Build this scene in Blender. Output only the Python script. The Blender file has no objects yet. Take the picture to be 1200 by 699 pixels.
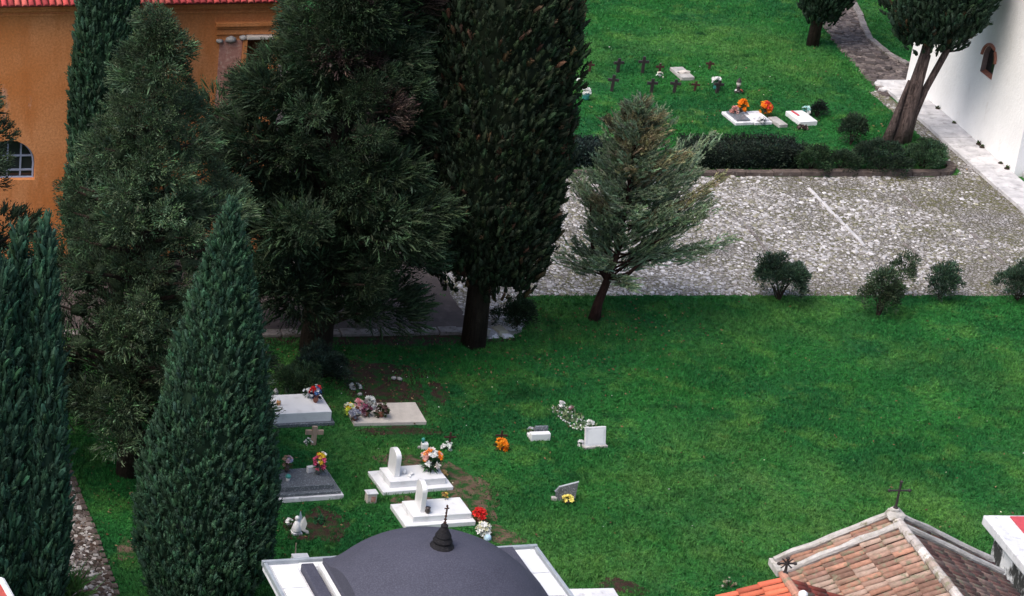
import bpy, bmesh, math, random
import numpy as np
from mathutils import Vector, Matrix
random.seed(7)
RNG = np.random.default_rng(11)
R = math.radians
SC = bpy.context.scene
COL = SC.collection

# ------------------------------------------------------------------ camera
CAM_H, PITCH, FPX = 30.0, 25.5, 2900.0
cd = bpy.data.cameras.new("camera")
cam = bpy.data.objects.new("camera", cd); COL.objects.link(cam)
cam.location = (0, 0, CAM_H); cam.rotation_euler = (R(90 - PITCH), 0, 0)
cd.sensor_fit = 'HORIZONTAL'; cd.sensor_width = 36.0; cd.lens = FPX / 1200 * 36.0
cd.shift_x = 850 / 1200; cd.shift_y = 0
cd.clip_start = 0.5; cd.clip_end = 2000
SC.camera = cam

# ------------------------------------------------------------------ sky, sun, exposure
SUN_EL = 56.0      # azimuth is measured from +Y towards +X, where the light comes FROM
SUN_AZ = 246.0
w = bpy.data.worlds.new("World"); SC.world = w; w.use_nodes = True
nt = w.node_tree; bg = nt.nodes['Background']
sky = nt.nodes.new('ShaderNodeTexSky'); sky.sky_type = 'NISHITA'; sky.sun_disc = False
sky.sun_elevation = R(SUN_EL); sky.sun_rotation = R(SUN_AZ)
sky.air_density = 1.0; sky.dust_density = 4.0; sky.ozone_density = 1.0
nt.links.new(sky.outputs[0], bg.inputs[0]); bg.inputs[1].default_value = 0.14
sl = bpy.data.lights.new("sun", 'SUN'); sl.energy = 1.55; sl.angle = R(40); sl.color = (1.0, 0.96, 0.9)
so = bpy.data.objects.new("sun", sl); COL.objects.link(so)
sd = Vector((math.sin(R(SUN_AZ)) * math.cos(R(SUN_EL)), math.cos(R(SUN_AZ)) * math.cos(R(SUN_EL)), math.sin(R(SUN_EL))))
so.rotation_euler = sd.to_track_quat('Z', 'Y').to_euler(); so.location = (10, 40, 60)
vs = SC.view_settings
vs.view_transform = 'Standard'; vs.look = 'None'; vs.exposure = 0.75; vs.gamma = 1.0; vs.use_curve_mapping = False

# ------------------------------------------------------------------ survey: photo measurements turned into metres on the ground
_s, _c = math.sin(R(PITCH)), math.cos(R(PITCH))
def G(x, y, z=0.0):
    u = (x + 250) / FPX; v = (y - 350) / FPX; t = (CAM_H - z) / (_s + v * _c)
    return Vector((u * t, (_c - v * _s) * t, z))

# ------------------------------------------------------------------ materials
def nodes(name):
    m = bpy.data.materials.new(name); m.use_nodes = True
    return m, m.node_tree, m.node_tree.nodes, m.node_tree.links, m.node_tree.nodes['Principled BSDF']
def mix(N, L, fac, a, b, mode='MIX'):
    n = N.new('ShaderNodeMix'); n.data_type = 'RGBA'; n.blend_type = mode; n.clamp_factor = True
    for s, v in ((n.inputs[0], fac), (n.inputs[6], a), (n.inputs[7], b)):
        if hasattr(v, 'links'): L.new(v, s)
        elif isinstance(v, (int, float)): s.default_value = v
        else: s.default_value = (*v, 1) if len(v) == 3 else v
    return n.outputs[2]
def noise(N, L, vec, scale, detail=4, rough=.55, lo=.35, hi=.65, stretch=None):
    if stretch:
        mp = N.new('ShaderNodeMapping'); mp.inputs['Scale'].default_value = stretch; L.new(vec, mp.inputs[0]); vec = mp.outputs[0]
    n = N.new('ShaderNodeTexNoise'); n.inputs['Scale'].default_value = scale; n.inputs['Detail'].default_value = detail
    n.inputs['Roughness'].default_value = rough; L.new(vec, n.inputs['Vector'])
    r = N.new('ShaderNodeMapRange'); r.inputs[1].default_value = lo; r.inputs[2].default_value = hi; L.new(n.outputs[0], r.inputs[0])
    return r.outputs[0]
def bump(N, L, P, h, strength=.4, dist=.02):
    b = N.new('ShaderNodeBump'); b.inputs['Strength'].default_value = strength; b.inputs['Distance'].default_value = dist
    L.new(h, b.inputs['Height']); L.new(b.outputs[0], P.inputs['Normal'])
def coord(N, which='Object'):
    return N.new('ShaderNodeTexCoord').outputs[which]

def plain(name, c1, c2=None, scale=6, rough=.7, bmp=.3, bdist=.01, spec=.3, metal=0, spots=None, stretch=None, fine=40):
    m, t, N, L, P = nodes(name); co = coord(N)
    c2 = c2 or tuple(x * .7 for x in c1)
    col = mix(N, L, noise(N, L, co, scale, 6, .6, .3, .7, stretch), c1, c2)
    if spots:
        sc, lo, hi, c3 = spots
        col = mix(N, L, noise(N, L, co, sc, 5, .6, lo, hi), col, c3)
    L.new(col, P.inputs['Base Color']); P.inputs['Roughness'].default_value = rough
    P.inputs['Specular IOR Level'].default_value = spec; P.inputs['Metallic'].default_value = metal
    if bmp: bump(N, L, P, noise(N, L, co, fine, 5, .6, .2, .8), bmp, bdist)
    return m
def painted(name, rough=.6, scale=9, var=.35, bmp=.3, spec=.3, dirt=None, fine=30):
    """base colour from the mesh's own colour attribute (each bloom, tile or leaf has a colour of its own)"""
    m, t, N, L, P = nodes(name); co = coord(N)
    a = N.new('ShaderNodeVertexColor'); a.layer_name = 'col'
    col = mix(N, L, noise(N, L, co, scale, 5, .6, .3, .7), a.outputs[0], mix(N, L, var, a.outputs[0], (.02, .02, .015)))
    if dirt:
        sc, lo, hi, c3 = dirt
        col = mix(N, L, noise(N, L, co, sc, 6, .65, lo, hi), col, c3)
    L.new(col, P.inputs['Base Color']); P.inputs['Roughness'].default_value = rough
    P.inputs['Specular IOR Level'].default_value = spec
    if bmp: bump(N, L, P, noise(N, L, co, fine, 4, .6, .2, .8), bmp, .01)
    return m
def leafmat(name, trans=.12):
    m, t, N, L, P = nodes(name)
    a = N.new('ShaderNodeVertexColor'); a.layer_name = 'col'
    L.new(a.outputs[0], P.inputs['Base Color']); P.inputs['Roughness'].default_value = .75; P.inputs['Specular IOR Level'].default_value = .12
    if trans:
        tr = N.new('ShaderNodeBsdfTranslucent'); L.new(a.outputs[0], tr.inputs[0])
        ms = N.new('ShaderNodeMixShader'); ms.inputs[0].default_value = trans
        L.new(P.outputs[0], ms.inputs[1]); L.new(tr.outputs[0], ms.inputs[2])
        L.new(ms.outputs[0], N['Material Output'].inputs[0])
    return m

M = {}
M['leaf'] = leafmat('foliage'); M['petal'] = leafmat('petals', .2)
M['bark'] = plain('bark', (.055, .04, .032), (.025, .018, .015), 3, .9, .9, .04, .1, stretch=(6, 6, .8), fine=14)
M['grey_bark'] = plain('pale_bark', (.135, .10, .092), (.022, .016, .015), 4.5, .9, .9, .05, .1, stretch=(5, 5, .5), fine=12)
M['red_bark'] = plain('reddish_bark', (.07, .035, .028), (.025, .014, .012), 4, .9, .8, .03, .1, stretch=(5, 5, 1), fine=16)
M['marble'] = plain('white_marble', (.78, .78, .79), (.66, .665, .68), 2.2, .35, .1, .004, .5, spots=(4, .56, .8, (.52, .52, .52)))
M['old_marble'] = plain('weathered_white_marble', (.74, .74, .76), (.50, .50, .53), 3, .5, .2, .005, .4, spots=(7, .55, .75, (.36, .36, .38)))
M['cream_marble'] = plain('cream_stone', (.58, .53, .48), (.44, .40, .36), 4, .6, .25, .006, .3, spots=(30, .55, .7, (.36, .32, .29)))
M['granite'] = plain('grey_granite', (.15, .165, .185), (.055, .065, .075), 9, .28, .15, .004, .5, stretch=(1, 5, 5), spots=(34, .55, .66, (.36, .38, .42)))
M['slate'] = plain('dark_slate', (.12, .13, .14), (.05, .055, .06), 12, .5, .2, .004, .4, spots=(40, .55, .65, (.28, .29, .3)))
M['stone'] = plain('grey_stone', (.46, .44, .42), (.27, .26, .25), 5, .8, .5, .02, .2)
M['kerbstone'] = plain('worn_kerb_stone', (.30, .27, .26), (.12, .10, .095), 4, .85, .7, .03, .2, spots=(9, .55, .7, (.05, .06, .03)))
M['brownkerb'] = plain('brown_kerb_stone', (.15, .115, .10), (.07, .055, .05), 5, .85, .7, .03, .2, spots=(7, .6, .75, (.28, .25, .23)))
M['pavestone'] = plain('pale_paving_stone', (.62, .60, .60), (.36, .35, .36), 2.6, .75, .4, .015, .25, spots=(5, .55, .8, (.20, .19, .18)))
M['iron'] = plain('dark_iron', (.035, .028, .028), (.02, .016, .016), 12, .6, .4, .006, .4)
M['rust'] = plain('rusty_iron', (.07, .03, .024), (.035, .018, .015), 12, .8, .4, .006, .2)
M['dome'] = plain('dark_roofing_felt', (.056, .057, .082), (.043, .044, .064), 1.3, .85, .6, .006, .25, fine=60, spots=(38, .45, .7, (.080, .080, .108)))
M['metal_edge'] = plain('grey_metal_flashing', (.42, .45, .48), (.27, .30, .33), 4, .45, .2, .004, .5, .3)
M['oldwood'] = plain('pale_weathered_wood', (.42, .32, .25), (.28, .21, .16), 6, .8, .4, .006, .2, stretch=(4, 4, 1))
M['brownwood'] = plain('brown_wood', (.22, .10, .035), (.10, .042, .018), 4, .6, .4, .01, .3, stretch=(6, 6, .6))
M['glass'] = plain('dark_window_glass', (.012, .013, .016), (.02, .022, .026), 2, .12, 0, .01, .5)
M['bluebar'] = plain('blue_grey_paint', (.26, .30, .42), (.20, .24, .34), 8, .55, .2, .003, .4)
M['soil'] = plain('bare_soil', (.075, .042, .034), (.04, .024, .02), 3, .95, 1, .05, .1, spots=(4, .46, .6, (.02, .07, .018)), fine=22)
M['palesoil'] = plain('dry_bare_soil', (.20, .135, .10), (.085, .06, .04), 2.2, .95, 1, .05, .1, spots=(4, .44, .58, (.025, .085, .022)), fine=20)
M['redpaint'] = plain('red_paint', (.52, .07, .085), (.40, .055, .07), 5, .6, .2, .004, .3)
M['ceramic_white'] = plain('white_ceramic', (.8, .8, .8), (.66, .66, .66), 9, .35, 0, .01, .5)
M['ceramic_dark'] = plain('dark_ceramic', (.07, .055, .055), (.04, .03, .03), 9, .4, 0, .01, .5)
M['terracotta'] = plain('terracotta', (.30, .12, .08), (.2, .075, .05), 9, .7, .2, .01, .3)
M['teal'] = plain('teal_glass', (.05, .30, .26), (.04, .2, .18), 9, .3, 0, .01, .5)
M['brass'] = plain('amber_glass', (.62, .32, .12), (.45, .2, .08), 9, .35, 0, .01, .5)
M['tile'] = painted('clay_tile', .85, 7, .45, .5, .15, dirt=(5, .53, .64, (.21, .195, .135)))
M['newtile'] = painted('new_clay_tile', .8, 6, .25, .3, .2)
M['mortar'] = plain('lime_mortar', (.55, .52, .50), (.33, .31, .28), 4, .9, .7, .02, .15, spots=(5, .55, .72, (.22, .2, .13)))

def m_orange():
    m, t, N, L, P = nodes('orange_render'); co = coord(N)
    c = mix(N, L, noise(N, L, co, .45, 4, .5, .35, .65), (.66, .30, .135), (.56, .195, .06))
    c = mix(N, L, noise(N, L, co, 1.1, 5, .6, .5, .75, (1.6, 1.6, .35)), c, (.47, .145, .036))
    c = mix(N, L, noise(N, L, co, 1.6, 5, .6, .64, .74, (1, 1, .45)), c, (.58, .36, .28))
    c = mix(N, L, noise(N, L, co, 15, 5, .75, .4, .75), c, (.34, .135, .05))
    L.new(c, P.inputs['Base Color']); P.inputs['Roughness'].default_value = .95; P.inputs['Specular IOR Level'].default_value = .1
    bump(N, L, P, noise(N, L, co, 18, 5, .7, .2, .8), .5, .02); return m
M['orange'] = m_orange()
def m_whitewash(name, base, stain, lo, hi):
    m, t, N, L, P = nodes(name); co = coord(N)
    c = mix(N, L, noise(N, L, co, .7, 5, .6, .35, .7), base, tuple(x * .9 for x in base))
    c = mix(N, L, noise(N, L, co, 2.2, 7, .7, lo, hi, (1, 1, .55)), c, stain)
    L.new(c, P.inputs['Base Color']); P.inputs['Roughness'].default_value = .95; P.inputs['Specular IOR Level'].default_value = .1
    bump(N, L, P, noise(N, L, co, 9, 6, .65, .2, .8), .45, .03); return m
M['whitewash'] = m_whitewash('whitewash', (.80, .79, .78), (.60, .56, .52), .58, .85)
M['stainwall'] = m_whitewash('stained_whitewash', (.74, .74, .76), (.055, .055, .055), .47, .56)
M['pinkplaster'] = plain('pink_exposed_plaster', (.46, .24, .20), (.36, .17, .13), 6, .95, .8, .02, .1, spots=(14, .5, .7, (.55, .36, .30)), fine=16)

def m_grass(name='grass', k=1.0):
    m, t, N, L, P = nodes(name); co = coord(N)
    c = mix(N, L, noise(N, L, co, .33, 4, .55, .36, .62), (.032, .190, .038), (.017, .125, .036))
    c = mix(N, L, noise(N, L, co, .15, 3, .5, .47, .62), c, mix(N, L, noise(N, L, co, 1.0, 4, .6, .35, .65), (.040, .195, .040), (.115, .265, .065)))  # broad yellow-green patches: brightness of the lit lawn put into the colour
    c = mix(N, L, noise(N, L, co, .75, 5, .6, .52, .70), c, (.105, .275, .055))
    c = mix(N, L, noise(N, L, co, 1.3, 5, .65, .60, .74), c, (.125, .25, .06))
    c = mix(N, L, noise(N, L, co, .55, 4, .6, .60, .72, (1, 1.7, 1)), c, (.011, .072, .020))
    c = mix(N, L, noise(N, L, co, 7, 5, .75, .42, .72), c, (.010, .058, .015))
    c = mix(N, L, noise(N, L, co, 5, 4, .75, .58, .72), c, (.10, .23, .065))
    c = mix(N, L, noise(N, L, co, 14, 3, .7, .66, .74), c, (.17, .17, .075))
    c = mix(N, L, noise(N, L, co, 28, 4, .8, .40, .66), c, mix(N, L, .55, c, (.005, .022, .006)))
    g_ = N.new('ShaderNodeVectorMath'); g_.operation = 'SCALE'; g_.inputs['Scale'].default_value = k; L.new(c, g_.inputs[0]); c = g_.outputs[0]
    L.new(c, P.inputs['Base Color']); P.inputs['Roughness'].default_value = .8; P.inputs['Specular IOR Level'].default_value = .12
    bump(N, L, P, noise(N, L, co, 13, 5, .7, .2, .8), .8, .05); return m
M['grass'] = m_grass('grass', 1.4); M['turf'] = m_grass('turf', .9)      # turf: grass colours darkened to match the blades' shaded look where none stand
def m_cobbles(name, ca, cb, joint, sc, moss, mlo, mhi):
    m, t, N, L, P = nodes(name); co = coord(N)
    v = N.new('ShaderNodeTexVoronoi'); v.inputs['Scale'].default_value = sc; L.new(co, v.inputs['Vector'])
    e = N.new('ShaderNodeTexVoronoi'); e.feature = 'DISTANCE_TO_EDGE'; e.inputs['Scale'].default_value = sc; L.new(co, e.inputs['Vector'])
    sep = N.new('ShaderNodeSeparateColor'); L.new(v.outputs['Color'], sep.inputs[0])
    c = mix(N, L, sep.outputs[0], ca, cb)
    r = N.new('ShaderNodeMapRange'); r.inputs[1].default_value = .04; r.inputs[2].default_value = .16; L.new(e.outputs['Distance'], r.inputs[0])
    c = mix(N, L, r.outputs[0], joint, c)
    c = mix(N, L, noise(N, L, co, .55, 6, .7, mlo, mhi), c, mix(N, L, noise(N, L, co, 8, 4, .6, .4, .6), moss, c))
    L.new(c, P.inputs['Base Color']); P.inputs['Roughness'].default_value = .9; P.inputs['Specular IOR Level'].default_value = .15
    bump(N, L, P, r.outputs[0], .8, .04); return m
M['cobble'] = m_cobbles('cobbles', (.42, .40, .40), (.23, .215, .205), (.10, .088, .075), 11, (.115, .11, .045),   .37, .58)
M['darkcobble'] = m_cobbles('dark_cobbles', (.12, .096, .092), (.06, .048, .046), (.035, .028, .027), 9, (.055, .05, .028), .5, .7)
M['gravel'] = m_cobbles('stony_gravel', (.27, .235, .22), (.075, .06, .055), (.035, .027, .022), 9, (.06, .05, .03), .42, .58)
M['asphalt'] = plain('worn_asphalt', (.085, .068, .064), (.05, .04, .04), 2.2, .9, .5, .01, .2, fine=50, spots=(3, .55, .75, (.11, .09, .085)))
M['pebble'] = painted('pebbles', .85, 14, .3, .3, .2)

# ------------------------------------------------------------------ mesh helpers
class MB:
    def __init__(s): s.v = []; s.f = []; s.c = []; s.cur = (1, 1, 1)
    def add(s, vs_, fs, M4=None):
        o = len(s.v)
        s.v += [tuple(M4 @ Vector(q)) if M4 is not None else tuple(q) for q in vs_]; s.c += [s.cur] * len(vs_)
        s.f += [tuple(i + o for i in f) for f in fs]
    def box(s, c, d, rz=0, M4=None):
        x, y, z = (q / 2 for q in d)
        vv = [(sx * x, sy * y, sz * z) for sz in (-1, 1) for sy in (-1, 1) for sx in (-1, 1)]
        mm = Matrix.Translation(c) @ Matrix.Rotation(rz, 4, 'Z')
        if M4 is not None: mm = M4 @ mm
        s.add(vv, [(0, 2, 3, 1), (4, 5, 7, 6), (0, 1, 5, 4), (1, 3, 7, 5), (3, 2, 6, 7), (2, 0, 4, 6)], mm)
    def prism(s, poly, z0, z1, M4=None):
        n = len(poly)
        vv = [(x, y, z0) for x, y in poly] + [(x, y, z1) for x, y in poly]
        s.add(vv, [tuple(reversed(range(n))), tuple(range(n, 2 * n))] + [(i, (i + 1) % n, n + (i + 1) % n, n + i) for i in range(n)], M4)
    def tube(s, pts, rad, n=8, cap=True, lump=0):
        pts = [Vector(p) for p in pts]; rings = []
        if not isinstance(rad, (list, tuple)): rad = [rad] * len(pts)
        vv = []
        for i, p in enumerate(pts):
            d = (pts[min(i + 1, len(pts) - 1)] - pts[max(i - 1, 0)]).normalized()
            a = d.cross(Vector((0.3, 1, 0.1)) if abs(d.z) > .6 else Vector((0, 0, 1))).normalized(); b = d.cross(a)
            for k in range(n):
                t = 2 * math.pi * k / n; r = rad[i] * (1 + (random.uniform(-lump, lump) if lump else 0))
                vv.append(p + a * math.cos(t) * r + b * math.sin(t) * r)
        ff = [(i * n + k, i * n + (k + 1) % n, (i + 1) * n + (k + 1) % n, (i + 1) * n + k) for i in range(len(pts) - 1) for k in range(n)]
        if cap: ff += [tuple(reversed(range(n))), tuple((len(pts) - 1) * n + k for k in range(n))]
        s.add(vv, ff)
    def lathe(s, prof, at=(0, 0, 0), n=16, M4=None):
        vv = []; at = Vector(at)
        for r, z in prof:
            for k in range(n):
                t = 2 * math.pi * k / n; vv.append(at + Vector((r * math.cos(t), r * math.sin(t), z)))
        ff = [(i * n + k, i * n + (k + 1) % n, (i + 1) * n + (k + 1) % n, (i + 1) * n + k) for i in range(len(prof) - 1) for k in range(n)]
        ff += [tuple(reversed(range(n))), tuple((len(prof) - 1) * n + k for k in range(n))]
        s.add(vv, ff, M4)
    def rock(s, c, d, jit=.2, rz=None):
        bm = bmesh.new(); bmesh.ops.create_icosphere(bm, subdivisions=1, radius=1)
        rz = random.uniform(0, 6.3) if rz is None else rz
        vv = []
        for q in bm.verts:
            k = 1 + random.uniform(-jit, jit); x, y, z = q.co.x * d[0] / 2 * k, q.co.y * d[1] / 2 * k, q.co.z * d[2] / 2 * k
            vv.append((c[0] + x * math.cos(rz) - y * math.sin(rz), c[1] + x * math.sin(rz) + y * math.cos(rz), c[2] + z))
        ff = [tuple(q.index for q in f.verts) for f in bm.faces]; bm.free(); s.add(vv, ff)
    def build(s, name, mat, parent=None, smooth=False, bevel=0, col=False, loc=None):
        me = bpy.data.meshes.new(name); me.from_pydata(s.v, [], s.f); me.materials.append(mat if not isinstance(mat, str) else M[mat])
        if col:
            a = me.color_attributes.new('col', 'FLOAT_COLOR', 'POINT')
            arr = np.ones((len(s.v), 4), np.float32); arr[:, :3] = np.array(s.c, np.float32).reshape(-1, 3); a.data.foreach_set('color', arr.ravel())
        o = bpy.data.objects.new(name, me); COL.objects.link(o)
        if smooth: me.polygons.foreach_set('use_smooth', [True] * len(me.polygons))
        if bevel:
            b = o.modifiers.new('bevel', 'BEVEL'); b.width = bevel; b.segments = 2; b.limit_method = 'ANGLE'; b.angle_limit = R(40)
        if parent is not None: o.parent = parent
        if loc is not None: o.location = loc
        me.update(); return o
def tag(o, label=None, cat=None, group=None, kind=None):
    if label: o['label'] = label
    if cat: o['category'] = cat
    if group: o['group'] = group
    if kind: o['kind'] = kind
    return o
def thing(name, label, cat, loc, rz=0, group=None):
    o = bpy.data.objects.new(name, None); COL.objects.link(o); o.location = loc; o.rotation_euler = (0, 0, rz); o.empty_display_size = .2
    return tag(o, label, cat, group)
def structure(o): o['kind'] = 'structure'; return o

def quads_mesh(name, V, C, mat, parent=None, extra=None):
    """V (n,4,3) quads, C (n,4,3) colours, one mesh; extra = MB whose faces are joined in"""
    n = len(V); vv = V.reshape(-1, 3).astype(np.float32); cc = C.reshape(-1, 3)
    me = bpy.data.meshes.new(name)
    ev = np.array(extra.v, np.float32) if extra and extra.v else np.zeros((0, 3), np.float32)
    ef = extra.f if extra else []
    nv = len(vv) + len(ev); me.vertices.add(nv); me.vertices.foreach_set('co', np.concatenate([vv, ev]).ravel())
    loops = np.concatenate([np.arange(4 * n), np.array([i + 4 * n for f in ef for i in f], int)]).astype(np.int32)
    tot = np.concatenate([np.full(n, 4), np.array([len(f) for f in ef], int)]).astype(np.int32)
    st = np.concatenate([[0], np.cumsum(tot)[:-1]]).astype(np.int32)
    me.loops.add(len(loops)); me.loops.foreach_set('vertex_index', loops)
    me.polygons.add(len(tot)); me.polygons.foreach_set('loop_start', st)
    me.update(calc_edges=True); me.validate()
    a = me.color_attributes.new('col', 'FLOAT_COLOR', 'POINT'); arr = np.ones((nv, 4), np.float32)
    arr[:len(cc), :3] = cc
    if len(ev): arr[len(cc):, :3] = np.array(extra.c, np.float32)
    a.data.foreach_set('color', arr.ravel())
    me.materials.append(M[mat]); o = bpy.data.objects.new(name, me); COL.objects.link(o)
    if parent is not None: o.parent = parent
    return o
def unit(a): return a / np.maximum(np.linalg.norm(a, axis=-1, keepdims=True), 1e-9)
def leaves(P, D, L, W, col, tipcol=None, bend=.15):
    """rhombic leaves from base points P along D"""
    n = len(P); D = unit(D); S = unit(np.cross(D, RNG.normal(size=(n, 3)))); Nn = np.cross(D, S)
    L = np.broadcast_to(np.asarray(L, float), (n,))[:, None]; W = np.broadcast_to(np.asarray(W, float), (n,))[:, None]
    V = np.stack([P, P + D * L * .45 + S * W * .5 + Nn * L * bend * .5, P + D * L + Nn * L * bend * -.5, P + D * L * .45 - S * W * .5 + Nn * L * bend * .5], 1)
    C = np.repeat(col[:, None, :], 4, 1).copy()
    if tipcol is not None: C[:, 2] = tipcol
    return V, C
def shade(n, base, var=.35, hue=.12):
    k = np.exp(RNG.normal(0, var, (n, 1))); h = 1 + RNG.normal(0, hue, (n, 3))
    return np.clip(np.array(base)[None] * k * h, .002, .9)

def flames(P, A, L, W, col, tip, ns=5, rings=(.0, .22, .55, .82, 1.0), prof=(.4, 1.0, .95, .7, .12), jit=.42):
    """solid ragged twigs: base points P, axes A, lengths L, radii W -> quads and colours"""
    n = len(P); A = unit(A); e1 = unit(np.cross(A, RNG.normal(size=(n, 3)))); e2 = np.cross(A, e1); rs = []; cs = []
    bendv = (e1 * RNG.normal(0, .12, (n, 1)))
    for t, p in zip(rings, prof):
        ring = []; cr = []
        for k in range(ns):
            an = 2 * math.pi * k / ns + RNG.uniform(-.3, .3, n); rr = W * p * (1 + RNG.uniform(-jit, jit, n)); tt = t + (RNG.uniform(-.07, .07, n) if 0 < t < 1 else 0)
            ring.append(P + A * (L * tt)[:, None] + bendv * (L * t * t)[:, None] + (e1 * np.cos(an)[:, None] + e2 * np.sin(an)[:, None]) * rr[:, None])
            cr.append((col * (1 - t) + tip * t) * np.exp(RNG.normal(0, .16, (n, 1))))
        rs.append(ring); cs.append(cr)
    Vs, Cs = [], []
    for i in range(len(rings) - 1):
        for k in range(ns):
            q = (k + 1) % ns; Vs.append(np.stack([rs[i][k], rs[i][q], rs[i + 1][q], rs[i + 1][k]], 1)); Cs.append(np.stack([cs[i][k], cs[i][q], cs[i + 1][q], cs[i + 1][k]], 1))
    return np.concatenate(Vs), np.concatenate(Cs)
# ------------------------------------------------------------------ trees
def fbm(th, z, seed, scales=((3, .9, .4), (6, 2.1, .3), (11, 4, .3), (17, 6, .3))):
    r = np.random.default_rng(seed); out = 0
    for f, fz, a in scales:
        out = out + a * np.sin(f * th + r.uniform(0, 6.3) + 1.3 * np.sin(fz * z + r.uniform(0, 6.3))) * np.sin(fz * z * 1.7 + r.uniform(0, 6.3) + f * .5 * np.cos(th))
    return out
def plume_crown(name, parent, spires, base_col, density=34, leafl=.14, plume=.34, tipgain=1.5, seed=1, rough=.14, up=.9, brown=0.0, z0rag=.25, wfac=.15):
    """dense upright crown: spires = [(cx, cy, z0, z1, radius, profile)] in the tree's own coordinates"""
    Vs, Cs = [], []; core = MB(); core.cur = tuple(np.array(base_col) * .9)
    for si, (cx, cy, z0, z1, rad, prof) in enumerate(spires):
        H = z1 - z0; n = int(density * 2 * math.pi * rad * .62 * H)
        h = RNG.uniform(0, 1, n * 3); pr = np.array([prof(q) for q in h]); keep = RNG.uniform(0, 1, n * 3) < pr + .03; h = h[keep][:n]; pr = pr[keep][:n]; n = len(h)
        th = RNG.uniform(0, 2 * math.pi, n); rr = rad * pr * (1 + rough * fbm(th, h * H, seed + si)) * RNG.uniform(.88, 1.04, n)
        z = z0 + h * H
        O = np.stack([np.cos(th), np.sin(th), np.zeros(n)], 1)
        c = np.stack([cx + rr * O[:, 0], cy + rr * O[:, 1], z - RNG.uniform(0, z0rag, n)], 1)
        ax = unit(np.array([0, 0, 1.]) * up + O * RNG.uniform(.15, .75, (n, 1)) + RNG.normal(0, .16, (n, 3)))
        pl = plume * RNG.uniform(.6, 1.35, n); pcol = shade(n, base_col, .20, .08) * np.exp(.30 * fbm(th, h * H, seed + 77))[:, None]
        if brown: 
            b = RNG.uniform(0, 1, n) < brown; pcol[b] = shade(b.sum(), (.05, .03, .018), .3, .1)
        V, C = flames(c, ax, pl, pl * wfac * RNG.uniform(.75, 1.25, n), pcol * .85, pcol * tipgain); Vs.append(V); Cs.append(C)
        K = 14
        for k in range(K):
            t = (k + RNG.uniform(0, 1, n)) / K
            e1 = unit(np.cross(ax, O + RNG.normal(0, .1, (n, 3)))); e2 = np.cross(e1, ax)
            a = RNG.uniform(0, 2 * math.pi, n)[:, None]; ro = e1 * np.cos(a) + e2 * np.sin(a)
            wr = (pl * wfac * .95 * np.sin(math.pi * np.clip(t * .85 + .12, 0, 1)))[:, None]
            P = c + ax * (pl * t)[:, None] + ro * wr
            D = ax * .9 + ro * .55 + RNG.normal(0, .2, (n, 3))
            lc = pcol * np.exp(RNG.normal(0, .18, (n, 1)))
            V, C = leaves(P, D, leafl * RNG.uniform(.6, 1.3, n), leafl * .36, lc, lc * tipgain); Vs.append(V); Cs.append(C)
        ns, nz = 20, 26; vv = []
        for i in range(nz + 1):
            hh = i / nz
            for k in range(ns):
                t = 2 * math.pi * k / ns
                r_ = max(.02, rad * prof(hh) * .80 * random.uniform(.9, 1.06) * (1 + rough * float(fbm(np.array(t), np.array(hh * H), seed + si))))
                vv.append((cx + r_ * math.cos(t), cy + r_ * math.sin(t), z0 + hh * H * .985))
        core.add(vv, [(i * ns + k, i * ns + (k + 1) % ns, (i + 1) * ns + (k + 1) % ns, (i + 1) * ns + k) for i in range(nz) for k in range(ns)] + [tuple(reversed(range(ns))), tuple(nz * ns + k for k in range(ns))])
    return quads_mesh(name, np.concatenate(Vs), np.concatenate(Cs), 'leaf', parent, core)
def lobe_crown(name, parent, lobes, base_col, sprays=64, leafl=.2, tipgain=1.6, brown_lobes=(), browncol=(.055, .034, .034), spray_len=.7, droop=.1, flat=.7, core=True, wfac=.13):
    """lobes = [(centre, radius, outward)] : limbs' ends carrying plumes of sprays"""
    Vs, Cs = [], []; cm = MB(); cm.cur = tuple(np.array(base_col) * .8)
    for li, (c, r, od) in enumerate(lobes):
        c = np.array(c, float); od = unit(np.array(od, float)[None])[0]
        bc = base_col if li not in brown_lobes else browncol
        lob = np.array(bc) * math.exp(RNG.normal(0, .22))
        n = int(sprays * (r / .8) ** 1.6)
        d = unit(RNG.normal(size=(n, 3)) + od * .75 + np.array([0, 0, .35]))
        p0 = c + d * np.array([1, 1, flat]) * r * RNG.uniform(.15, 1.0, (n, 1)) ** .6
        ax = unit(d * .7 + od * .55 + np.array([0, 0, .25 - droop]) + RNG.normal(0, .22, (n, 3)))
        sl_ = spray_len * RNG.uniform(.5, 1.2, n) * min(1.2, r / .8); pc = shade(n, lob, .26, .09)
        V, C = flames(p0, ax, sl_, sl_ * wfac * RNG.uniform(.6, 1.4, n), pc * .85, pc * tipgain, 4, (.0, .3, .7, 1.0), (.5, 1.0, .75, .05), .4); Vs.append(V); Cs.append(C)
        K = 10
        for k in range(K):
            t = ((k + RNG.uniform(0, 1, n)) / K)[:, None]
            side = unit(np.cross(ax, RNG.normal(size=(n, 3))))
            P = p0 + ax * sl_[:, None] * t + side * .09 * (1 - t * .8)
            D = ax * .8 + side * (.75 - .4 * t) + np.array([0, 0, .12])
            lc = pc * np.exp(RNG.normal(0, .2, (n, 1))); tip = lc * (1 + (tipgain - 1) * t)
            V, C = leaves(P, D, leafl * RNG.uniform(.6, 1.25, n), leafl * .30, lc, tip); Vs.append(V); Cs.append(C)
        if core: cm.rock(tuple(c * np.array([.8, .8, 1]) - od * r * .35 - np.array([0, 0, .1])), (r * .75, r * .75, r * .6), .45)
    return quads_mesh(name, np.concatenate(Vs), np.concatenate(Cs), 'leaf', parent, cm)

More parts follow.
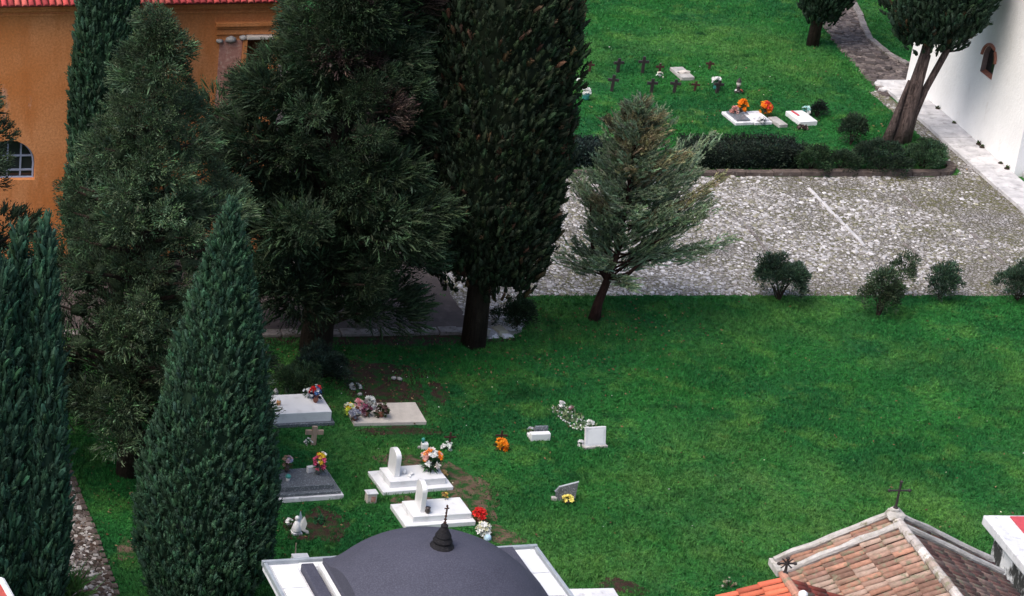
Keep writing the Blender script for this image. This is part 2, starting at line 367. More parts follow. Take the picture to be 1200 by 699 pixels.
P_CYP = lambda h: (min(1, .62 + h * 2.2) if h < .17 else 1.0) * (1 - max(0, (h - .12) / .88) ** 1.65) ** .9
P_COL = lambda h: min(1, .5 + h * 4) * (1 - max(0, (h - .45) / .55) ** 2.2)
P_FULL = lambda h: min(1, .42 + h * 3.2) * (1 - max(0, (h - .55) / .45) ** 2)

def trunk(parent, pts, rad, mat='bark', branches=()):
    b = MB(); b.tube(pts, rad, 12, lump=.08)
    for p, r in branches: b.tube(p, r, 7, lump=.06)
    return b.build('trunk', mat, parent, smooth=True)
def conifer_lobes(H, zlow, rfun, n, rlobe, seed, squash=1.0):
    r = random.Random(seed); out = []; limbs = []
    for i in range(n):
        h = (i + r.random()) / n; h = h ** .85; z = zlow + h * (H - zlow); a = i * 2.39996 + r.uniform(-.5, .5)
        R_ = rfun(h) * r.uniform(.58, 1.1); rl = rlobe * r.uniform(.6, 1.35) * (1 - .4 * h)
        c = (math.cos(a) * R_, math.sin(a) * R_ * squash, z); out.append((c, rl, (math.cos(a), math.sin(a), .25)))
        limbs.append(([(0, 0, max(.3, z - R_ * .45)), (c[0] * .5, c[1] * .5, z - R_ * .2), c], [.07 + .04 * (1 - h), .05, .02]))
        if rfun(h) > rlobe * 1.5 and i % 2 == 0:
            k = r.uniform(.25, .5); out.append(((c[0] * k, c[1] * k, z + r.uniform(-.3, .4)), rl * 1.1, (math.cos(a), math.sin(a), .5)))
    return out, limbs

# ================================================================== SETTING
def outline_noise(poly, step=.35, amp=.07, seed=3):
    r = random.Random(seed); out = []
    for i, (a, b) in enumerate(zip(poly, poly[1:] + poly[:1])):
        a = Vector(a); b = Vector(b); n = max(1, int((b - a).length / step))
        for k in range(n):
            q = a.lerp(b, k / n); out.append((q.x + r.uniform(-amp, amp), q.y + r.uniform(-amp, amp)))
    return out
def sheet(name, poly, z, mat):
    me = bpy.data.meshes.new(name); bm = bmesh.new()
    f = bm.faces.new([bm.verts.new((x, y, z)) for x, y in poly]); bm.normal_update()
    if f.normal.z < 0: f.normal_flip()
    bmesh.ops.triangulate(bm, faces=bm.faces[:]); bm.to_mesh(me); bm.free()
    me.materials.append(M[mat]); o = bpy.data.objects.new(name, me); COL.objects.link(o); return structure(o)
def strip_between(name, poly, z0, z1, mat, kind='structure'):
    b = MB(); b.prism(poly, z0, z1); o = b.build(name, mat); o['kind'] = kind; return o

sheet('ground', [(-400, -300), (500, -300), (500, 600), (-400, 600)], 0, 'turf')
LAWN_Y, BACK_Y = 63.05, 71.75
def arc(cx, cy, r, a0, a1, n=8): return [(cx + r * math.cos(R(a0 + (a1 - a0) * i / n)), cy + r * math.sin(R(a0 + (a1 - a0) * i / n))) for i in range(n + 1)]
road = [(-20, 60.95), (19.2, 60.95), (19.2, 90), (24, 90), (24, 71.9), (19.2, 71.9)]
ROAD_EDGE = 18.9
sheet('road', outline_noise([(-30, 60.9), (ROAD_EDGE, 60.9), (ROAD_EDGE + .1, 72), (ROAD_EDGE, 100), (-30, 100)], .8, .05, 1), .004, 'asphalt')
COURT = [(ROAD_EDGE - .1, 60.7), (19.55, 60.65)] + arc(19.0, 62.0, 1.35, -62, -8, 4) + arc(21.35, 62.05, 1.0, 178, 90, 5) + [(60, LAWN_Y), (60, 71.0), (37.6, 71.0)] + [(37.45, 79.5), (36.9, 79.2), (37.05, 73.4)] + arc(36.35, 72.45, .7, 10, -90, 6) + [(ROAD_EDGE - .1, BACK_Y - .05)]
sheet('courtyard', outline_noise(COURT, .4, .06, 2), .008, 'cobble')
PATHB = [G(x, y)[:2] for x, y in ((1062, 118), (1034, 112), (1026, 103), (1005, 79), (985, 58), (971, 38), (958, 20), (945, -2), (1003, -2), (1000, 8), (1008, 22), (1012, 34), (1020, 49), (1039, 65), (1064, 79), (1085, 90), (1092, 112))]
sheet('path', outline_noise([tuple(q) for q in PATHB], .4, .06, 4), .012, 'darkcobble')
GRAV = [G(x, y)[:2] for x, y in ((135, 699), (160, 760), (-40, 760), (-10, 700), (20, 600), (45, 545), (60, 520), (75, 535), (88, 570), (104, 610), (122, 660))]
sheet('gravel_path', outline_noise([tuple(q) for q in GRAV], .3, .08, 5), .004, 'gravel')

def kerb_run(name, pts, wdt, h, mat, gap=.02, seg=.8, kind='structure'):
    b = MB(); pts = [Vector(p) for p in pts]
    for a, c in zip(pts, pts[1:]):
        n = max(1, int((c - a).length / seg + .5))
        for k in range(n):
            p = a.lerp(c, k / n); q = a.lerp(c, (k + 1) / n); d = q - p; hh = h * random.uniform(.85, 1.15)
            mid = (p + q) / 2; b.box((mid.x + random.uniform(-.01, .01), mid.y + random.uniform(-.012, .012), hh / 2), (d.length - gap, wdt * random.uniform(.92, 1.06), hh), math.atan2(d.y, d.x) + random.uniform(-.01, .01))
    o = b.build(name, mat, bevel=.015); o['kind'] = kind; return o
kerb_run('kerb', [(24.0, BACK_Y + .12), (36.2, BACK_Y + .12)] + [Vector(q) for q in arc(36.2, 72.5, .62, -90, 20, 5)], .26, .15, 'brownkerb', seg=.9)
kerb_run('road_kerb', [(6, 60.55), (12.4, 60.5), (18.9, 60.72)], .34, .10, 'kerbstone', seg=.55)
kerb_run('path_kerb', [G(x, y).to_2d() for x, y in ((1000, 6), (1008, 22), (1012, 34), (1020, 49), (1039, 65), (1064, 79))], .22, .12, 'kerbstone', seg=.5)
kerb_run('gravel_edging', [G(x, y).to_2d() for x, y in ((80, 545), (92, 580), (112, 628), (138, 700))], .13, .06, 'brownkerb', seg=.27, gap=.09)
b = MB()
yy = 64.5
while yy < 79.4:
    L_ = random.uniform(.7, 1.15); b.box((38.0 + random.uniform(-.01, .01), yy + L_ / 2, .06 + random.uniform(-.012, .012)), (1.02, L_ - .02, .13)); yy += L_
structure(b.build('pavement', 'pavestone', bevel=.015))
# rows of long flat stones that divide the cobbles: one still clear, the others worn and half buried
for mt, rows in (('pavestone', ((31.72, 66.4, 70.4, .10, .06),)), ('kerbstone', ((28.75, 65.4, 67.4, .09, .045), (34.4, 69.2, 70.2, .08, .045), (35.3, 64.6, 67.0, .09, .045), (33.0, 65.4, 66.6, .08, .04)))):
    b = MB()
    for X, y0, y1, wd, hh in rows:
        y = y0
        while y < y1:
            L_ = random.uniform(.3, .65)
            if mt == 'pavestone' or random.random() > .25: b.box((X + random.uniform(-.025, .025), y + L_ / 2, .02), (wd * random.uniform(.85, 1.1), L_ - .03, hh), random.uniform(-.04, .04))
            y += L_
    structure(b.build('paving_line', mt, bevel=.01))

# ---- loose and set stones of the cobbled yard, grass blades
def in_poly(x, y, poly):
    inside = np.zeros(len(x), bool); n = len(poly)
    for i in range(n):
        x0, y0 = poly[i]; x1, y1 = poly[(i + 1) % n]
        c = ((y0 > y) != (y1 > y)) & (x < (x1 - x0) * (y - y0) / (y1 - y0 + 1e-12) + x0); inside ^= c
    return inside
def stones(name, poly, n, size, cols, seed, thin=None):
    r = np.random.default_rng(seed); xs = [p[0] for p in poly]; ys = [p[1] for p in poly]
    x = r.uniform(max(min(xs), -5), min(max(xs), 42), n); y = r.uniform(min(ys), min(max(ys), 92), n); k = in_poly(x, y, poly)
    if thin is not None: k &= r.uniform(0, 1, n) < thin(x, y)
    x, y = x[k], y[k]; n = len(x); a = r.uniform(0, 6.28, n); s = size * np.exp(r.normal(0, .3, n)); t = s * r.uniform(.55, 1, n); h = s * r.uniform(.10, .24, n)
    base = np.stack([x, y, np.full(n, .006)], 1); e1 = np.stack([np.cos(a), np.sin(a), 0 * a], 1); e2 = np.stack([-np.sin(a), np.cos(a), 0 * a], 1)
    def pt(u, v, z, k): return base + e1 * (u * s * k / 2)[:, None] + e2 * (v * t * k / 2)[:, None] + np.array([0, 0, 1.]) * z[:, None]
    lo = [pt(u, v, 0 * h, np.ones(n)) for u, v in ((-1, -1), (1, -1), (1, 1), (-1, 1))]
    kk = r.uniform(.6, .85, n); tz = [h * r.uniform(.7, 1.2, n) for _ in range(4)]
    hi = [pt(u, v, tz[i], kk) for i, (u, v) in enumerate(((-1, -1), (1, -1), (1, 1), (-1, 1)))]
    V = [np.stack(hi, 1)] + [np.stack([lo[i], lo[(i + 1) % 4], hi[(i + 1) % 4], hi[i]], 1) for i in range(4)]
    ci = r.integers(0, len(cols), n); cc = np.array(cols)[ci] * np.exp(r.normal(0, .18, (n, 1)))
    C = np.repeat(cc[:, None, :], 4, 1)
    return quads_mesh(name, np.concatenate(V), np.concatenate([C] * 5), 'pebble')
pale = [(.48, .46, .46), (.38, .36, .355), (.56, .54, .545), (.30, .28, .265), (.23, .21, .195), (.27, .255, .19)]
def thin_court(x, y):
    f = np.sin(x * 1.1 + 1.3 * np.sin(y * .9)) * np.sin(y * 1.4 + .8 * np.sin(x * .7)); g = np.sin(x * .37 + 2) * np.cos(y * .8)
    far = np.clip((x - 32.5) / 4, 0, 1) * .6
    e = np.sin(x * 2.7 + 2 * np.sin(y * 1.9)) * np.sin(y * 3.1 + x); return np.clip(.52 - .38 * f - .22 * g - .25 * e - far, .03, 1)
tag(stones('cobblestones', COURT, 110000, .072, pale, 5, thin_court), kind='stuff')
tag(stones('path_cobbles', [tuple(q) for q in PATHB], 16000, .14, [(.11, .088, .085), (.065, .052, .05), (.17, .14, .13)], 6), kind='stuff')
tag(stones('gravel_stones', [tuple(q) for q in GRAV], 14000, .09, [(.30, .27, .255), (.18, .15, .14), (.08, .06, .055), (.40, .38, .365), (.07, .045, .035)], 7, lambda x, y: np.clip(.5 + .5 * np.sin(x * 5 + np.sin(y * 3)) * np.sin(y * 2.6), .1, 1)), kind='stuff')
edge_poly = [(18.8, 60.3), (19.9, 60.6), (20.6, 62.0), (19.4, 62.2)]
tag(stones('edge_rubble', edge_poly, 700, .22, pale, 8), kind='stuff')

NOGRASS = []     # (cx, cy, halfL, halfW, rot)
SOIL = [         # irregular bare patches: centre, radii, material
    (G(452, 460), 1.05, 1.25, 'soil'), (G(548, 578), .55, 1.6, 'palesoil'), (G(480, 545), .8, .5, 'palesoil'), (G(372, 617), .75, .75, 'soil'),
    (G(727, 688), .5, .35, 'soil'), (G(470, 506), 1.0, .25, 'soil'), (G(514, 462), .25, .6, 'soil'), (G(585, 628), .45, .5, 'palesoil'),
    (G(500, 590), .9, .3, 'palesoil'), (G(148, 645), .22, .5, 'palesoil'), (G(425, 435), 1.6, .6, 'soil'), (G(440, 398), 3.2, .5, 'soil')]
for i, (c, rx, ry, mt) in enumerate(SOIL):
    rr = random.Random(40 + i); n = 40; ph = [rr.uniform(0, 6.3) for _ in range(5)]
    poly = []
    for k in range(n):
        a = 2 * math.pi * k / n; q = 1 + .16 * math.sin(2 * a + ph[0]) + .13 * math.sin(3 * a + ph[1]) + .1 * math.sin(5 * a + ph[2]) + rr.uniform(-.1, .1)
        poly.append((c.x + rx * q * math.cos(a), c.y + ry * q * math.sin(a)))
    sheet('soil_patch', poly, .004 + .0006 * i, mt)
# ================================================================== PLACEHOLDER FOR THINGS
# ================================================================== BUILDINGS
def rad(p, q): return math.atan2(q[1] - p[1], q[0] - p[0])
def tile_slope(mb, o, u, d, n, width, length, cw, rl, cols, jit=.012, arch=.5):
    """barrel tiles: columns along u, rows down d"""
    o, u, d, n = Vector(o), Vector(u).normalized(), Vector(d).normalized(), Vector(n).normalized()
    nc = max(1, int(width / cw + .5)); cw = width / nc; nr = max(1, int(length / rl + .5)); rl = length / nr
    for i in range(nc):
        for j in range(nr):
            base = np.array(random.choice(cols)); mb.cur = tuple(np.clip(base * math.exp(random.gauss(0, .12)), 0, 1))
            c0 = o + u * ((i + .5) * cw + random.uniform(-jit, jit)) + d * (j * rl + random.uniform(-jit, jit)); sk = u * random.uniform(-jit, jit) * 1.5
            c1 = c0 + d * rl * 1.12 + sk; vv = []; K = 6
            for c, r, lift in ((c0, cw * .36, .0), (c1, cw * .42, .022 + random.uniform(0, .012))):
                for k in range(K + 1):
                    t = math.pi * k / K; vv.append(c + u * math.cos(t) * r + n * (math.sin(t) * r * arch * 1.6 + lift))
            for k in range(K + 1):      # lower end's thickness
                t = math.pi * k / K; vv.append(c1 + u * math.cos(t) * cw * .38 + n * (math.sin(t) * cw * .38 * arch * 1.5))
            mb.add(vv, [(k, k + 1, K + 2 + k, K + 1 + k) for k in range(K)] + [(K + 1 + k, K + 2 + k, 2 * K + 3 + k, 2 * K + 2 + k) for k in range(K)])
def slab_on(mb, o, u, d, n, width, length, th):
    o, u, d, n = Vector(o), Vector(u), Vector(d), Vector(n)
    vv = [o + u * a * width + d * b_ * length + n * c for c in (-th, 0) for b_ in (0, 1) for a in (0, 1)]
    mb.add(vv, [(0, 2, 3, 1), (4, 5, 7, 6), (0, 1, 5, 4), (1, 3, 7, 5), (3, 2, 6, 7), (2, 0, 4, 6)])

OLD = [(.40, .235, .175), (.43, .27, .21), (.36, .195, .145), (.45, .32, .26), (.29, .165, .125), (.40, .28, .225), (.42, .22, .155), (.24, .14, .11)]
OLDR = [(.24, .115, .095), (.30, .155, .125), (.19, .095, .08), (.33, .21, .17), (.22, .13, .105)]  # old roof's right slope: mossy, and shade away from the light painted in
NEWT = [(.56, .155, .085), (.52, .135, .075), (.60, .18, .10), (.50, .12, .07)]
REDR = [(.36, .085, .06), (.32, .075, .058), (.39, .10, .075)]  # orange roof's right slope: same tiles with its shade painted into the colour
CRIM = [(.50, .075, .07), (.44, .06, .065), (.56, .12, .10), (.40, .055, .06)]

def iron_cross(parent, loc, h, w, r=.022, star=False):
    c = MB(); c.tube([(0, 0, 0), (0, 0, h)], [r * 1.4, r], 8); c.tube([(-w / 2, 0, h * .68), (w / 2, 0, h * .68)], r, 8)
    for p in ((-w / 2, 0, h * .68), (w / 2, 0, h * .68), (0, 0, h)): c.rock(p, (r * 4, r * 4, r * 4), .1)
    if star:
        for s in (-1, 1): c.tube([(-w * .33, 0, h * .68 + s * w * .33), (w * .33, 0, h * .68 - s * w * .33)], r * .7, 6)
    c.rock((0, 0, .02), (r * 6, r * 6, r * 5), .1)
    o = c.build('cross', 'iron', parent); o.location = loc; return o

def gable(name, label, apex_px, zap, hw, slope, ln, cl, cr, wallmat, tile=(.165, .42), ridge=.09, bands=True):
    P = G(*apex_px, zap); t = thing(name, label, 'chapel', (P.x, P.y, 0))
    drop = hw * slope; ze = zap - drop; k = math.hypot(hw, drop)
    wl = MB(); iw = hw - .22
    wl.prism([(-iw, -.2), (iw, -.2), (iw, -ln + .2), (-iw, -ln + .2)], 0, ze + .02)
    for y0 in (-.22, -ln + .42):
        vv = [(-iw, y0, ze), (iw, y0, ze), (0, y0, zap - .14 - .0), (-iw, y0 - .2, ze), (iw, y0 - .2, ze), (0, y0 - .2, zap - .14)]
        wl.add(vv, [(0, 1, 2), (5, 4, 3), (0, 3, 4, 1), (1, 4, 5, 2), (2, 5, 3, 0)])
    wl.build('wall', wallmat, t, bevel=.01)
    root = None
    for s, cols in ((-1, cl), (1, cr)):
        d = Vector((s * hw, 0, -drop)).normalized(); n = Vector((s * drop, 0, hw)).normalized()
        b = MB(); b.cur = tuple(np.array(cols[0]) * .30)
        slab_on(b, (0, 0, zap - .06), (0, -1, 0), d, n, ln, k, .07)
        tile_slope(b, Vector((0, 0, zap - .055)), (0, -1, 0), d, n, ln, k, tile[0], tile[1], cols)
        o = b.build('roof', 'tile' if cols is not cl or bands else 'newtile', t, smooth=True, col=True)
        if root is None: root = o
        if bands:
            bm = MB(); 
            for yb, wd in (((-.06, .12), (-.50, .13)) if s < 0 else ((-.05, .12), (-.56, .12))):
                q = [Vector((0, yb, zap + .015)) + d * (k * i / 6) + n * .05 + Vector((0, random.uniform(-.02, .02), random.uniform(-.01, .01))) for i in range(7)]
                bm.tube(q, wd * .55, 8, lump=.2)
            bm.build('mortar_band', 'mortar' if s < 0 else 'stone', o)
    rg = MB(); 
    y = 0
    while y < ln:
        rg.cur = tuple(np.array(random.choice([(.5, .45, .42), (.45, .36, .31), (.55, .5, .47)] if bands else [(.55, .32, .25), (.50, .25, .18)])) * math.exp(random.gauss(0, .1)))
        rg.tube([(random.uniform(-.01, .01), -y, zap + .012), (random.uniform(-.01, .01), -y - .40, zap - .0)], [ridge, ridge * 1.12], 10); y += .36
    rg.build('ridge_cap', 'tile', t, smooth=False, col=True)
    return t, zap
ch, z_ = gable('chapel', 'old chapel with weathered barrel-tile gabled roof and tall iron cross on its ridge end', (1045, 603), 4.5, 2.2, .50, 6.0, OLD, OLDR, 'whitewash')
m_ = MB(); m_.rock((0, -.12, 4.56), (.52, .42, .2), .12); m_.rock((0, -.1, 4.66), (.22, .22, .12), .12); m_.build('cross_base', 'mortar', ch)
iron_cross(ch, (0, -.1, 4.68), .62, .40, .019)
cs = MB(); cs.box((-2.12, -.2, 3.36), (.34, .5, .16)); cs.box((-2.0, -.55, 3.3), (.22, .3, .16)); cs.build('corner_stone', 'mortar', ch, bevel=.02)
rc, z_ = gable('chapel', 'small chapel with bright orange-red tiles left of the old tiled chapel', (917, 674), 5.4, 1.5, .385, 5.0, NEWT, REDR, 'whitewash', (.17, .36), .075, False)
iron_cross(rc, (.02, -.05, 5.44), .34, .30, .02, True)
fb = MB(); fb.lathe([(.05, 0), (.09, .05), (.08, .12), (.03, .16)], (.02, -.92, 5.46), 10); fb.build('ridge_knob', 'ceramic_white', rc, smooth=True)

# flat-topped white tomb house, lower right
P = G(1152, 604, 3.4); t = thing('tomb_house', 'white flat-roofed tomb house with red painted roof panel and black-stained wall', 'tomb house', (P.x, P.y, 0), R(-1))
b = MB(); b.prism([(.24, -.22), (3.6, -.22), (3.6, -4), (.24, -4)], 0, 3.18); b.build('wall', 'stainwall', t)
b = MB(); b.prism([(0, 0), (3.9, 0), (3.9, -4.2), (0, -4.2)], 3.18, 3.4); rf = b.build('roof', 'old_marble', t, bevel=.03)
b = MB(); b.prism([(.52, -.10), (3.5, -.10), (3.5, -3.9), (.52, -3.9)], 3.404, 3.43); b.build('red_panel', 'redpaint', rf)
b = MB(); b.prism([(.86, -.30), (3.3, -.30), (3.3, -3.6), (.86, -3.6)], 3.434, 3.56); b.build('skylight_block', 'old_marble', rf, bevel=.02)

# mausoleum with dark dome
pa, pb = G(308, 660, 4.0), G(627, 641, 4.0); rz = rad(pa, pb); W_ = (pb - pa).to_2d().length
t = thing('mausoleum', 'domed mausoleum with dark felt roof, pale marble ledge and black finial', 'mausoleum', (pa.x, pa.y, 0), rz)
b = MB(); b.prism([(.25, -.25), (W_ - .25, -.25), (W_ - .25, -5.2), (.25, -5.2)], 0, 3.82); b.build('wall', 'whitewash', t)
b = MB(); b.prism([(0, 0), (W_, 0), (W_, -5.4), (0, -5.4)], 3.82, 3.97); b.build('cornice', 'old_marble', t, bevel=.02)
b = MB()
y = -.14
for k in range(6):
    L_ = .85; 
    for x0, wd in ((.12, .50), (W_ - .56, .46)): b.box((x0 + wd / 2, y - L_ / 2, 3.985 + random.uniform(-.004, .004)), (wd, L_ - .035, .05))
    y -= L_
x = .7
while x < W_ - .7: b.box((x + .4, -.18, 3.983), (.78, .16, .05)); x += .8
b.build('ledge_slabs', 'marble', t, bevel=.008)
b = MB(); 
for c, d in (((W_ / 2, -.03, 4.0), (W_ + .06, .07, .12)), ((.02, -2.7, 4.0), (.07, 5.2, .12)), ((W_ - .02, -2.7, 4.0), (.07, 5.2, .12))): b.box(c, d)
b.build('metal_edge', 'metal_edge', t, bevel=.01)
b = MB(); b.prism([(.66, -.34), (.92, -.34), (.92, -5.1), (.66, -5.1)], 3.96, 4.15); b.build('parapet', 'dome', t, bevel=.03)
b = MB(); b.prism([(1.0, -.36), (1.08, -.36), (1.08, -5.1), (1.0, -5.1)], 3.96, 4.16); b.build('marble_strip', 'marble', t, bevel=.01)
pl = MB(); pl.prism([(1.085, -.34), (W_ - .62, -.34), (W_ - .62, -5.1), (1.085, -5.1)], 3.96, 4.25); pl.build('roof_deck', 'dome', t, bevel=.05)
inv = Matrix.Rotation(-rz, 4, 'Z') @ Matrix.Translation((-pa.x, -pa.y, 0)); ap = G(518, 640, 5.32); ap = inv @ ap
Rd = 2.6; zc = 5.32 - Rd; dm = MB(); nx, ny = 60, 60; X0, X1, Y0, Y1 = 1.10, W_ - .64, -5.08, -.36
def vault(x, y):
    q = Rd * Rd - (x - ap.x) ** 2 - (y - ap.y) ** 2; sp = zc + (math.sqrt(q) if q > 0 else -1); k = .16
    h_ = max(0, min(1, .5 + .5 * (sp - 4.252) / k)); return 4.252 * (1 - h_) + sp * h_ + k * h_ * (1 - h_)
dm.add([(X0 + (X1 - X0) * i / nx, Y0 + (Y1 - Y0) * j / ny, vault(X0 + (X1 - X0) * i / nx, Y0 + (Y1 - Y0) * j / ny)) for j in range(ny + 1) for i in range(nx + 1)],
       [(j * (nx + 1) + i, j * (nx + 1) + i + 1, (j + 1) * (nx + 1) + i + 1, (j + 1) * (nx + 1) + i) for j in range(ny) for i in range(nx)])
for side in range(4):      # the cut sides of the vault come down to the deck
    q = [(X0 + (X1 - X0) * i / nx, (Y0, Y1)[side]) for i in range(nx + 1)] if side < 2 else [((X0, X1)[side - 2], Y0 + (Y1 - Y0) * i / ny) for i in range(ny + 1)]
    dm.add([(x, y, vault(x, y)) for x, y in q] + [(x, y, 4.20) for x, y in q], [(i, i + 1, len(q) + i + 1, len(q) + i) for i in range(len(q) - 1)])
dm.build('dome', 'dome', t, smooth=True)
fn = MB(); fn.lathe([(.235, -.03), (.23, .03), (.175, .10), (.19, .15), (.15, .22), (.155, .26), (.10, .36), (.065, .44), (.07, .48), (.03, .52)], (ap.x, ap.y, 5.29), 14); fo = fn.build('finial', plain('black_lead', (.016, .015, .018), (.009, .008, .01), 14, .7, .8, .02, .2), t)
fn = MB(); fn.tube([(ap.x, ap.y, 5.78), (ap.x + .01, ap.y, 6.18)], .012, 6)
for k, zz in enumerate((5.83, 5.90, 5.97, 6.04, 6.10)): fn.lathe([(.012, -.03), (.034 - k * .004, 0), (.012, .03)], (ap.x, ap.y, zz), 8)
fn.build('spire', 'rust', fo)
fn = MB(); fn.tube([(ap.x - .045, ap.y, 6.14), (ap.x + .045, ap.y, 6.14)], .013, 6); fn.rock((ap.x, ap.y, 6.19), (.05, .04, .07)); fn.build('cross', 'rust', fo)

# corner of a red-roofed shed, lower left
P = G(5, 682, 3.0); t = thing('shed', 'shed with red roof and pale edge in the bottom left corner', 'shed', (P.x, P.y, 0))
b = MB(); b.prism([(-2.6, -.25), (-.2, -.25), (.35, -3), (-2.6, -3)], 0, 2.9); b.build('wall', 'whitewash', t)
b = MB(); b.cur = (.46, .09, .075); b.prism([(-2.8, -.02), (-.06, -.02), (.62, -3.2), (-2.8, -3.2)], 2.9, 3.0)
tile_slope(b, (-2.8, -.05, 3.0), (1, 0, 0), (.0, -1, 0), (0, 0, 1), 2.6, 3.0, .22, .4, CRIM); b.build('roof', 'newtile', t, col=True)
b = MB(); b.tube([(-.05, 0, 3.02), (.66, -3.2, 3.02)], .07, 8); b.tube([(-2.8, 0, 3.02), (-.05, 0, 3.02)], .07, 8); b.build('roof_edge', 'old_marble', t)

# orange church, upper left
pa, pb = G(0, 301), G(300, 297); rz = R(2.8)
zE = 7.88; P = G(306, 298); t = thing('church', 'orange rendered church with red barrel-tile eaves behind the conifers', 'church', (P.x, P.y, 0), rz)
WL = 16.0
# wall with an arched window opening: built from columns so that the window is a real hole
wx, wz, wr, ws = -7.55, 2.93, .78, .45     # opening centre x, spring height, half width, height below the spring
def wall_with_arch(mat, parent, xa, xb, za, zb, cx, cz, r, below, thick, name='wall'):
    bm = bmesh.new(); outer = [(xa, za), (xb, za), (xb, zb), (xa, zb)]
    inner = [(cx + r, cz - below)] + [(cx + r * math.cos(R(a)), cz + r * math.sin(R(a))) for a in range(0, 181, 12)] + [(cx - r, cz - below)]
    vo = [bm.verts.new((x, 0, z)) for x, z in outer]; vi = [bm.verts.new((x, 0, z)) for x, z in inner]
    ed = [bm.edges.new((vo[i], vo[(i + 1) % 4])) for i in range(4)] + [bm.edges.new((vi[i], vi[(i + 1) % len(vi)])) for i in range(len(vi))]
    bmesh.ops.triangle_fill(bm, use_beauty=True, use_dissolve=False, edges=ed, normal=(0, -1, 0))
    ret = bmesh.ops.extrude_face_region(bm, geom=bm.faces[:]); bmesh.ops.translate(bm, verts=[g for g in ret['geom'] if isinstance(g, bmesh.types.BMVert)], vec=(0, thick, 0))
    bmesh.ops.recalc_face_normals(bm, faces=bm.faces[:]); me = bpy.data.meshes.new(name); bm.to_mesh(me); bm.free(); me.materials.append(M[mat])
    o = bpy.data.objects.new(name, me); COL.objects.link(o); o.parent = parent; return o, inner
wo, inner = wall_with_arch('orange', t, -WL, -1.5, 0, zE - .30, wx, wz, wr, ws, .55)
b = MB(); b.prism([(-WL, .552), (-.02, .552), (-.02, 9), (-WL, 9)], 0, zE - .3)
nx0, nx1, nz0, nz1 = -.95, -.28, 5.05, 6.62      # niche
b.prism([(-1.5, 0), (nx0, 0), (nx0, .55), (-1.5, .55)], 0, zE - .3); b.prism([(nx1, 0), (0, 0), (0, .55), (nx1, .55)], 0, zE - .3)
b.prism([(nx0, 0), (nx1, 0), (nx1, .55), (nx0, .55)], 0, nz0); b.prism([(nx0, 0), (nx1, 0), (nx1, .55), (nx0, .55)], nz1, zE - .3)
b.prism([(nx0, .45), (nx1, .45), (nx1, .551), (nx0, .551)], nz0, nz1); b.build('wall', 'orange', t)
b = MB(); b.prism([(nx0 + .06, .30), (nx1 - .05, .30), (nx1 - .05, .36), (nx0 + .06, .36)], nz0, nz1 - .06)
for k in range(3): b.box((nx0 + .2 + k * .14, .285, (nz0 + nz1) / 2), (.05, .03, nz1 - nz0 - .12))
b.build('door', 'brownwood', t, bevel=.008)
b = MB(); b.box((nx0 - .06, -.05, 5.85), (.12, .1, 1.65)); b.box((nx1 + .06, -.05, 5.85), (.12, .1, 1.65)); b.build('door_frame', 'orange', t, bevel=.01)
b = MB(); b.box((-.60, -.09, 6.73), (.78, .22, .10)); b.build('lintel', 'cream_marble', t, bevel=.02)
b = MB(); b.box((-.95, -.08, 7.12), (1.9, .16, .13)); b.box((-.95, -.045, 7.01), (1.86, .09, .09)); b.box((-.95, -.03, 6.87), (1.8, .06, .16)); b.build('ledge', 'orange', t, bevel=.02)
b = MB(); b.prism([(-1.72, -.025), (-1.08, -.025), (-1.08, .02), (-1.72, .02)], 4.4, 6.62); b.build('bare_plaster', 'pinkplaster', t)
b = MB()
for x, z, s in ((-1.75, 6.62, .22), (-1.42, 6.66, .36), (-1.08, 6.70, .26)): b.rock((x, -.06, z), (s, .22, s * .62), .15, 0)
b.build('broken_moulding', 'stone', t, smooth=True)
b = MB()
for z0, z1, d in ((zE - .46, zE - .38, .04), (zE - .30, zE - .20, .10), (zE - .20, zE - .12, .17), (zE - .12, zE - .04, .24)): b.prism([(-WL - d, -d), (d, -d), (d, .5), (-WL - d, .5)], z0, z1 - .002)
b.build('cornice', 'orange', t, bevel=.015)
b = MB(); b.cur = (.2, .05, .045); sl_ = Vector((0, .93, .36)).normalized(); nn = Vector((0, -.36, .93)).normalized()
slab_on(b, Vector((-WL - .4, -.36, zE - .03)), (1, 0, 0), sl_, nn, WL + .8, 5.2, .05)
tile_slope(b, Vector((-WL - .4, -.36, zE - .0)) + sl_ * 2.8, (1, 0, 0), -sl_, nn, WL + .8, 2.85, .19, .36, CRIM); b.build('roof', 'newtile', t, smooth=True, col=True)
wn = MB(); n_ = len(inner); wn.add([(x, .26, z) for x, z in inner], [tuple(range(n_))]); pane = wn.build('window', 'glass', t)
b = MB(); b.tube([(x * 1.0 + (wx - x) * .04, .22, z + (wz - z) * .04) for x, z in inner] + [(inner[0][0], .22, inner[0][1])], .035, 6)
for k in (-.38, 0.0, .38): b.box((wx + k, .235, wz + .1), (.045, .045, 1.12 if k == 0 else 1.0))
for z in (wz + .22, wz - .22): b.box((wx, .232, z), (1.44, .045, .045))
b.build('frame', 'bluebar', pane)

# white church, right
P = Vector((38.5, 71.75, 0)); t = thing('church', 'white limewashed church with small deep arched window on the right', 'church', (38.5, 71.75, 0), 0)
